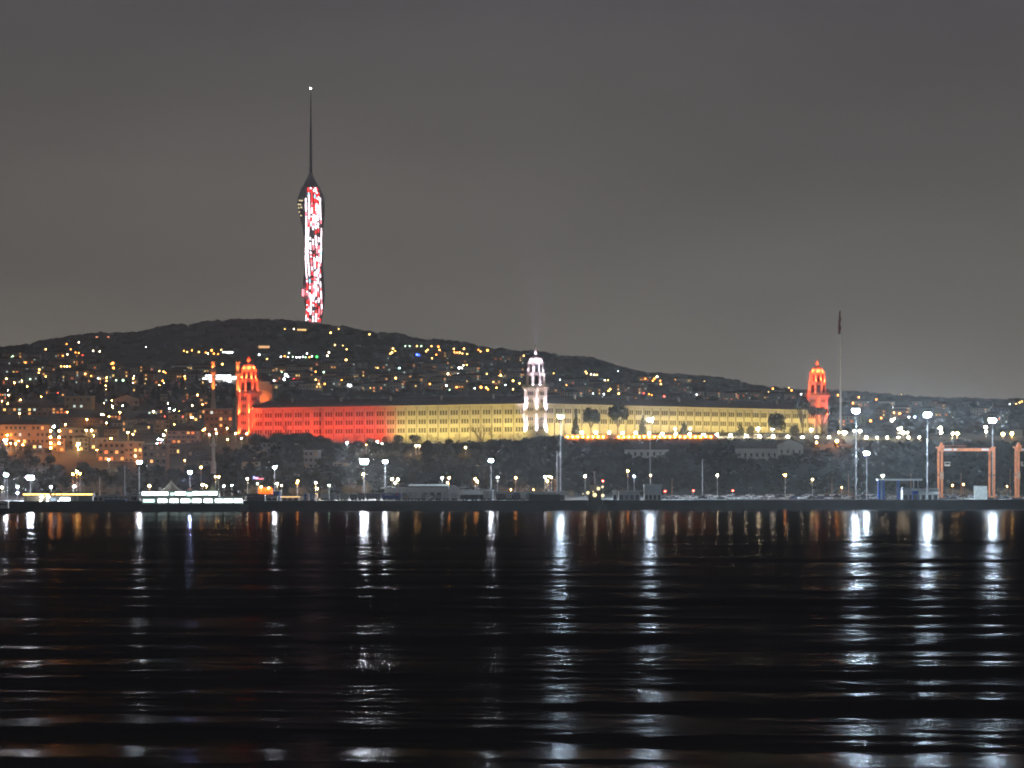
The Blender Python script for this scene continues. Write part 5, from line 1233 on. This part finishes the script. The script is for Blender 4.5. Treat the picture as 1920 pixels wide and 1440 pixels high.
# boxes: trailers and containers
def trailer(px0, px1, yt, D, col, label, name='trailer', cat='trailer', wheels=True, stripe=None, logo=None):
    s = D/F; pc = (px0+px1)/2; W = (px1-px0)*s; z1 = CH+(HY-yt)*s-QZ; z0 = 1.1 if wheels else .05; o = empty(name, (at(pc,0,D).x, D, QZ), 0)
    b = MB(); b.box(-W/2, W/2, 0, 2.5, z0, z1, col)
    for i in range(int(W/1.2)): b.box(-W/2+.5+i*1.2, -W/2+.6+i*1.2, -.05, -.002, z0+.1, z1-.1, col)
    b.box(-W/2-.04, W/2+.04, -.06, 2.56, z1+.002, z1+.12, M_gp); b.obj('box', o)
    if stripe:
        b = MB(); b.box(-W/2+.02, W/2-.5, -.09, -.055, z0+.15, z0+(z1-z0)*.45, stripe); b.obj('stripe', o)
        b = MB()
        for (a, c, h_) in ((.16,.24,.62),(.27,.33,.66),(.36,.44,.62),(.47,.54,.64)): b.box(-W/2+W*a, -W/2+W*c, -.085, -.056, z0+(z1-z0)*h_, z0+(z1-z0)*(h_+.14), M_wp)
        b.obj('lettering', o)
    if logo:
        b = MB(); b.prism([(W*.3+.55*math.cos(2*PI*i/12), z0+(z1-z0)*.68+.5*math.sin(2*PI*i/12)) for i in range(12)], -.09, -.055, logo); b.obj('emblem', o)
    if wheels:
        b = MB(); b.box(-W/2+.1, W/2-.1, .3, 2.2, .85, z0-.002, M_dark); b.obj('chassis', o)
        for x_ in (-W/2+.9, W/2-.9, W/2-2.1):
            if abs(x_) > W/2: continue
            c = MB(); c.prism([(x_+.5*math.cos(2*PI*i/10), .5+.5*math.sin(2*PI*i/10)) for i in range(10)], .1, .45, M_dark); c.obj('wheel', o)
    return tag(o, label, cat, 'trailers and containers on the quay')
M_con = [mat('container_'+n_, c_, .6, .15, .6) for n_, c_ in (('grey',(.35,.36,.37)),('white',(.6,.62,.6)),('slate',(.15,.16,.18)),('tan',(.35,.27,.2)))]
trailer(716, 752, 925, 2085, mat('trailer_blue', (.10,.18,.5), .5), 'blue trailer with white lettering and a red round emblem', stripe=M_bp, logo=mat('emblem_red', (.6,.05,.04)))
tr = [(601,617,926,1,'pale'),(619,628,928,0,'grey'),(637,654,925,1,'pale'),(656,670,927,2,'slate'),(671,684,925,0,'grey'),(686,714,925,2,'slate'),(755,769,928,3,'tan'),(770,787,924,1,'pale'),(790,800,926,0,'grey'),(803,812,930,1,'pale'),(815,828,928,0,'grey'),(829,842,924,1,'pale'),(846,858,926,1,'pale'),(906,923,921,1,'pale'),(931,946,926,2,'slate'),(948,960,924,0,'grey'),(962,974,924,2,'slate'),(976,986,923,1,'pale'),(988,1000,925,2,'slate')]
cn = {}
for (a, c, y, m, nm) in tr:
    cn[nm] = cn.get(nm, 0)+1; trailer(a, c, y, 2095+rnd.uniform(-8, 8), M_con[m], '%s box trailer on the quay, %s %s one from the left' % (nm, ordn(cn[nm]), nm))
trailer(1827, 1851, 911.5, 2200, M_con[1], 'single white container standing between the gantry crane legs', 'container', 'container', wheels=False)
def lorry(px, D, col, label, flip=1):
    o = empty('lorry', (at(px,0,D).x, D, QZ)); b = MB(); b.prism([(flip*a, c) for a, c in ((-1.1,.6),(1.2,.6),(1.2,1.7),(.9,2.9),(-1.1,2.95))], 0, 2.3, col); b.obj('cab', o)
    b = MB(); b.prism([(flip*a, c) for a, c in ((.2,1.75),(1.15,1.75),(.92,2.6),(.2,2.6))], -.06, -.003, M_glass); b.obj('window', o)
    b = MB(); b.box(-5, -1.2, .2, 2.1, .75, 1.0, M_dark); b.box(-5, -1.2, 0, 2.3, 1.02, 3.0, M_dark) if 'dark' in label else None; b.obj('load_bed', o)
    for x_ in (.5*flip, -2.4, -4.2):
        c = MB(); c.prism([(x_+.5*math.cos(2*PI*i/10), .5+.5*math.sin(2*PI*i/10)) for i in range(10)], -.05, .3, M_dark); c.obj('wheel', o)
    tag(o, label, 'lorry', 'lorries on the quay')
lorry(884, 2080, M_dark, 'dark lorry right of the white terminal'); lorry(902, 2085, M_dark, 'second dark lorry beside the pale trailer'); lorry(632, 2080, M_wp, 'white lorry cab between the pale trailers'); lorry(802, 2078, M_wp, 'white lorry in front of the terminal')
# stacked goods, blue and white
M_g = [M_bp, M_wp, mat('goods_orange', (.6,.25,.05)), mat('goods_sky', (.15,.35,.6))]
for i, (px, y, w, m, lab) in enumerate(((566,931,8,1,'white bale at the left of the stacked goods'),(573,926,6,0,'tall blue bale among the stacked goods'),(577,925,6,1,'tall white bale among the stacked goods'),(584,926,6,3,'light blue bale among the stacked goods'),(586,936,6,0,'low blue bale at the right of the stacked goods'),(579,938,6,2,'orange bale in front of the stacked goods'),(571,937,7,3,'sky blue bale in front of the stacked goods'),(592,938,7,1,'low white bale at the right end of the stacked goods'))):
    D = 2072-(5 if y > 934 else 0); s = D/F; W = w*s; T = CH+(HY-y)*s-QZ; b = MB(); b.box(-W/2, W/2, 0, 1.6, .12, T, M_g[m]); b.box(-W/2+.1, W/2-.1, .1, 1.5, 0, .118, M_dark); b.box(-W/2-.03, W/2+.03, -.03, 1.63, T*.45, T*.5, M_gp)
    tag(b.obj('goods_bale', loc=(at(px,0,D).x, D, QZ)), lab, 'bale', 'stacked goods on the quay')
# black low barrier
b = MB(); x0_, x1_ = at(992,0,2066).x, at(1050,0,2066).x; b.box(x0_, x1_, 2066, 2066.6, QZ, CH+(HY-927)/F*2066, M_hull)
xx = x0_
while xx < x1_: b.box(xx, xx+.3, 2065.7, 2065.99, QZ, CH+(HY-926.6)/F*2066, M_hull); xx += 2.5
tag(b.obj('barrier'), 'long black barrier on the quay below the unlit mast', 'barrier')

# blue port gate
def gate():
    D = 2170; s = D/F; pc = 1687; o = empty('port_gate', (at(pc,0,D).x, D, QZ)); x = lambda p: (p-pc)*s; z = lambda p: CH+(HY-p)*s-QZ
    b = MB(); b.box(x(1645), x(1729), -1, 8, z(901), z(898), M_wp); b.box(x(1646), x(1728), -1.05, -1.003, z(900.4), z(898.8), M_gp); b.obj('roof', o)
    for (a, c) in ((1646,1650.5),(1654.5,1659),(1682,1687)):
        b = MB(); b.box(x(a), x(c), 0, 1.6, 0, z(901)-.01, M_bp); b.obj('column', o)
    b = MB(); b.box(x(1650.5)+.01, x(1654.5)-.01, .3, 1.2, 0, z(901)-.01, mat('pale_blue_panel', (.35,.5,.65))); b.obj('panel', o)
    for p in (1714, 1722):
        b = MB(); b.box(x(p), x(p+1.5), 4, 4.6, 0, z(901)-.01, M_gp); b.obj('column', o)
    tag(o, 'open port gate with a flat white roof on blue columns', 'gate')
gate()
# gantry cranes
def crane(pl, pr, D, label, lpair=9):
    s = D/F; pc = (pl+pr)/2; o = empty('gantry_crane', (at(pc,0,D).x, D, QZ)); x = lambda p: (p-pc)*s; z = lambda p: CH+(HY-p)*s-QZ
    w = .75; zt = z(846); zb = 1.5; dy = 6.5; sh = lpair*s
    legs = []
    for (px_, y) in ((pl+1.5, 0), (pl+lpair+1.5, dy), (pr-2, 0), (pr-2-6, dy)):
        b = MB(); X = x(px_); b.box(X-w*.75, X+w*.75, y-w*.6, y+w*.6, zb, zt, M_cr); b.box(X-w*.9, X+w*.9, y-w*.8, y+w*.8, zt*.5, zt*.5+.5, M_dark); b.obj('leg', o)
        for q in (-1, 1):
            c = MB(); c.prism([(X+q*1.3+.75*math.cos(2*PI*i/12), .75+.75*math.sin(2*PI*i/12)) for i in range(12)], y-.35, y+.35, M_dark); c.obj('wheel', o)
        c = MB(); c.box(X-2.1, X+2.1, y-.5, y+.5, 1.2, 1.495, M_cr); c.obj('bogie', o)
    for y in (0, dy):
        off = 0 if y == 0 else lpair
        b = MB(); b.box(x(pl+off*.9), x(pr-off*.5), y-.55, y+.55, zt+.003, zt+1.6, M_cr)
        if y == 0:
            for (a, c) in ((pl+12,pl+26),(pl+30,pl+36),(pl+82,pl+96)):
                if c < pr-8: b.box(x(a), x(c), y-.62, y-.555, zt+.35, zt+1.3, M_wp)
        b.obj('cross_beam', o)
    b = MB(); b.box(x(pl)-.3, x(pl)+1.6, -.6, dy+.6, zt+1.62, zt+2.3, M_cr); b.box(x(pr)-1.6, x(pr)+.3, -.6, dy+.6, zt+1.62, zt+2.3, M_cr); b.obj('end_beam', o)
    b = MB(); b.box(x(pl+5), x(pl+13), .5, dy-.5, zt+1.7, zt+3.4, M_cr); b.box(x(pl+6), x(pl+10), 1, 4, zt+3.41, zt+4.6, M_cr); b.obj('trolley', o)
    b = MB(); b.box(x(pl+12), x(pl+56), 2.4, 2.6, zt+2.9, zt+3.05, M_cr)
    for i in range(8): b.bar((x(pl+13+i*5.8),2.5,zt+1.6),(x(pl+13+i*5.8),2.5,zt+3.0),.07,M_cr)
    b.obj('walkway_rail', o)
    b = MB(); b.box(x(pl+14), x(pl+24), 1.6, 4, z(874), z(866), mat('cab_paint', (.6,.52,.42))); b.box(x(pl+15), x(pl+23), 1.5, 1.6, z(871), z(867.5), M_glass); b.box(x(pl+13), x(pl+26), 1.2, 4.4, z(866)+.01, z(864.8), M_dark)
    b.bar((x(pl+17),2.5,z(865)),(x(pl+17),2.5,zt),.12,M_dark); b.bar((x(pl+22),2.5,z(865)),(x(pl+22),2.5,zt),.12,M_dark); b.obj('operator_cab', o)
    b = MB(); b.bar((x(pl+30),2.8,zt+3.0),(x(pl+30),2.8,zt+6.0),.18,M_metal); b.box(x(pl+27), x(pl+30), 2.5, 3.1, zt+5.2, zt+6.2, M_metal); b.obj('lamp_bracket', o)
    b = MB(); b.box(x(pl+lpair+1)-.9, x(pl+lpair+1)+.9, dy-1.5, dy-.6, z(898), z(884), mat('machinery', (.5,.3,.2))); b.obj('engine_box', o)
    tag(o, label, 'crane', 'orange gantry cranes')
crane(1758, 1866, 2200, 'orange rubber-tyred gantry crane with a hanging operator cab, fully in view')
crane(1903, 2010, 2190, 'second orange gantry crane cut by the right edge', 8)

# parked cars
CARC = [('silver', (.45,.46,.48)), ('white', (.68,.69,.7)), ('black', (.02,.02,.022)), ('dark blue', (.03,.05,.12)), ('grey', (.2,.2,.21)), ('pale', (.55,.55,.5))]
def car_proto(cn_, col):
    m = mat('car_'+cn_, col, .28, .03, 1); o = empty('parked_car')
    b = MB(); b.prism([(-2.2,.3),(2.15,.3),(2.2,.62),(2.1,.85),(1.2,.98),(-1.55,1.02),(-2.15,.95),(-2.22,.6)], -.88, .88, m)
    b.prism([(-1.5,1.023),(1.15,.985),(.45,1.45),(-.95,1.48)], -.74, .74, M_glass); b.prism([(-.98,1.483),(.47,1.453),(.40,1.5),(-.9,1.53)], -.72, .72, m); b.obj('body', o)
    for x_ in (-1.35, 1.35):
        for y in (-.9, .72):
            c = MB(); c.prism([(.32*math.cos(2*PI*i/12), .32+.32*math.sin(2*PI*i/12)) for i in range(12)], 0, .18, M_dark); q = c.obj('wheel', o); q.location = (x_, y, 0)
    for y in (-.6, .6):
        c = MB(); c.box(2.13, 2.2, y-.18, y+.18, .62, .76, M_wp); c.obj('headlight', o)
    return o
protos = {n_: None for n_, _ in CARC}
r = random.Random(77); cars = []
for row, (D, x0_, x1_, stp) in enumerate(((2214, 1178, 1918, 15.5), (2246, 1250, 1918, 16.5), (2278, 1330, 1918, 18))):
    x = x0_
    while x < x1_:
        if r.random() < .9: cars.append((x, D, row))
        x += stp*r.uniform(.95, 1.2)
cc = {}
for (x, D, row) in sorted(cars, key=lambda q: (q[2], q[0])):
    n_, col = CARC[r.choice([0,1,1,0,2,3,4,5,1])]; key = (n_, row); cc[key] = cc.get(key, 0)+1
    if protos[n_] is None: protos[n_] = o = car_proto(n_, col)
    else: o = copy_tree(protos[n_])
    o.location = (at(x, 0, D).x, D, gz(D)+.06); o.rotation_euler = (0, 0, r.choice([0, PI])+r.uniform(-.25, .25)); k = r.uniform(.95, 1.1); o.scale = (k, k, k*r.uniform(.95, 1.15))
    tag(o, '%s parked car, %s %s one from the left in the %s row' % (n_, ordn(cc[key]), n_, ['front', 'middle', 'rear'][row]), 'car', 'cars parked in rows on the port yard')

# ------------------------------------------------------------------ haze, sky, camera
HAZE_D = 6.5e-5
m = bpy.data.materials.new('night_haze'); m.use_nodes = True; nt = m.node_tree; nt.nodes.clear()
out = nt.nodes.new('ShaderNodeOutputMaterial'); pv = nt.nodes.new('ShaderNodeVolumePrincipled')
pv.inputs['Color'].default_value = (.60,.62,.65,1); pv.inputs['Density'].default_value = HAZE_D; pv.inputs['Anisotropy'].default_value = .65
nt.links.new(pv.outputs[0], out.inputs['Volume'])
b = MB(); b.box(-2600, 2600, -40, 7750, -4.5, 660, m); hz = b.obj('haze'); tag(hz, 'thin even night haze over water, port and hills', 'haze', kind='stuff')

w = bpy.data.worlds.new('World'); sc.world = w; w.use_nodes = True; nt = w.node_tree; nt.nodes.clear()
out = nt.nodes.new('ShaderNodeOutputWorld'); bg = nt.nodes.new('ShaderNodeBackground'); bg2 = nt.nodes.new('ShaderNodeBackground'); ad = nt.nodes.new('ShaderNodeAddShader')
sky = nt.nodes.new('ShaderNodeTexSky'); sky.sky_type = 'NISHITA'; sky.sun_disc = False; sky.sun_elevation = math.radians(-4); sky.sun_rotation = math.radians(200)
tc = nt.nodes.new('ShaderNodeTexCoord'); sp = nt.nodes.new('ShaderNodeSeparateXYZ'); rp = nt.nodes.new('ShaderNodeValToRGB')
nt.links.new(tc.outputs['Generated'], sp.inputs[0]); nt.links.new(sp.outputs['Z'], rp.inputs[0])
e = rp.color_ramp.elements; e[0].position = 0.0; e[0].color = (.006,.006,.007,1); e[1].position = .5; e[1].color = (.045,.045,.055,1)
for (pos, c) in ((.0005, (.180,.160,.130)), (.03, (.172,.155,.130)), (.055, (.142,.129,.114)), (.09, (.110,.099,.094)), (.125, (.080,.073,.079)), (.25, (.06,.058,.066))):
    q = e.new(pos); q.color = c+(1,)
cn_ = nt.nodes.new('ShaderNodeTexNoise'); cn_.inputs['Scale'].default_value = 6; cn_.inputs['Detail'].default_value = 3
cmr = nt.nodes.new('ShaderNodeMapRange'); cmr.inputs['From Min'].default_value = .3; cmr.inputs['From Max'].default_value = .7; cmr.inputs['To Min'].default_value = .87; cmr.inputs['To Max'].default_value = 1.13
cmp_ = nt.nodes.new('ShaderNodeMapping'); cmp_.inputs['Scale'].default_value = (1.2, 1.2, 4)
nt.links.new(tc.outputs['Generated'], cmp_.inputs['Vector']); nt.links.new(cmp_.outputs['Vector'], cn_.inputs['Vector']); nt.links.new(cn_.outputs['Fac'], cmr.inputs['Value'])
cml = nt.nodes.new('ShaderNodeVectorMath'); cml.operation = 'SCALE'
nt.links.new(rp.outputs[0], cml.inputs[0]); nt.links.new(cmr.outputs['Result'], cml.inputs['Scale']); nt.links.new(cml.outputs[0], bg.inputs['Color']); bg.inputs['Strength'].default_value = 1.12
nt.links.new(sky.outputs[0], bg2.inputs['Color']); bg2.inputs['Strength'].default_value = .05
nt.links.new(bg.outputs[0], ad.inputs[0]); nt.links.new(bg2.outputs[0], ad.inputs[1]); nt.links.new(ad.outputs[0], out.inputs[0])

cam = bpy.data.cameras.new('camera'); co = bpy.data.objects.new('camera', cam); COL.objects.link(co); sc.camera = co
co.location = (0, 0, CH); co.rotation_euler = (PI/2, 0, 0); cam.sensor_width = 36; cam.lens = 36*F/1920
cam.shift_y = (HY-720)/1920; cam.clip_start = 1; cam.clip_end = 20000
sc.render.engine = 'CYCLES'; c = sc.cycles
c.use_denoising = True; c.denoiser = 'OPENIMAGEDENOISE'; c.max_bounces = 5; c.diffuse_bounces = 2; c.glossy_bounces = 2; c.volume_bounces = 1; c.transmission_bounces = 2
c.sample_clamp_indirect = 3; c.sample_clamp_direct = 0; c.caustics_reflective = False; c.caustics_refractive = False
c.use_light_tree = True; c.filter_width = 1.9; c.use_adaptive_sampling = False
sc.render.film_transparent = False
sc.view_settings.view_transform = 'Standard'; sc.view_settings.look = 'None'; sc.view_settings.exposure = 0; sc.view_settings.gamma = 1
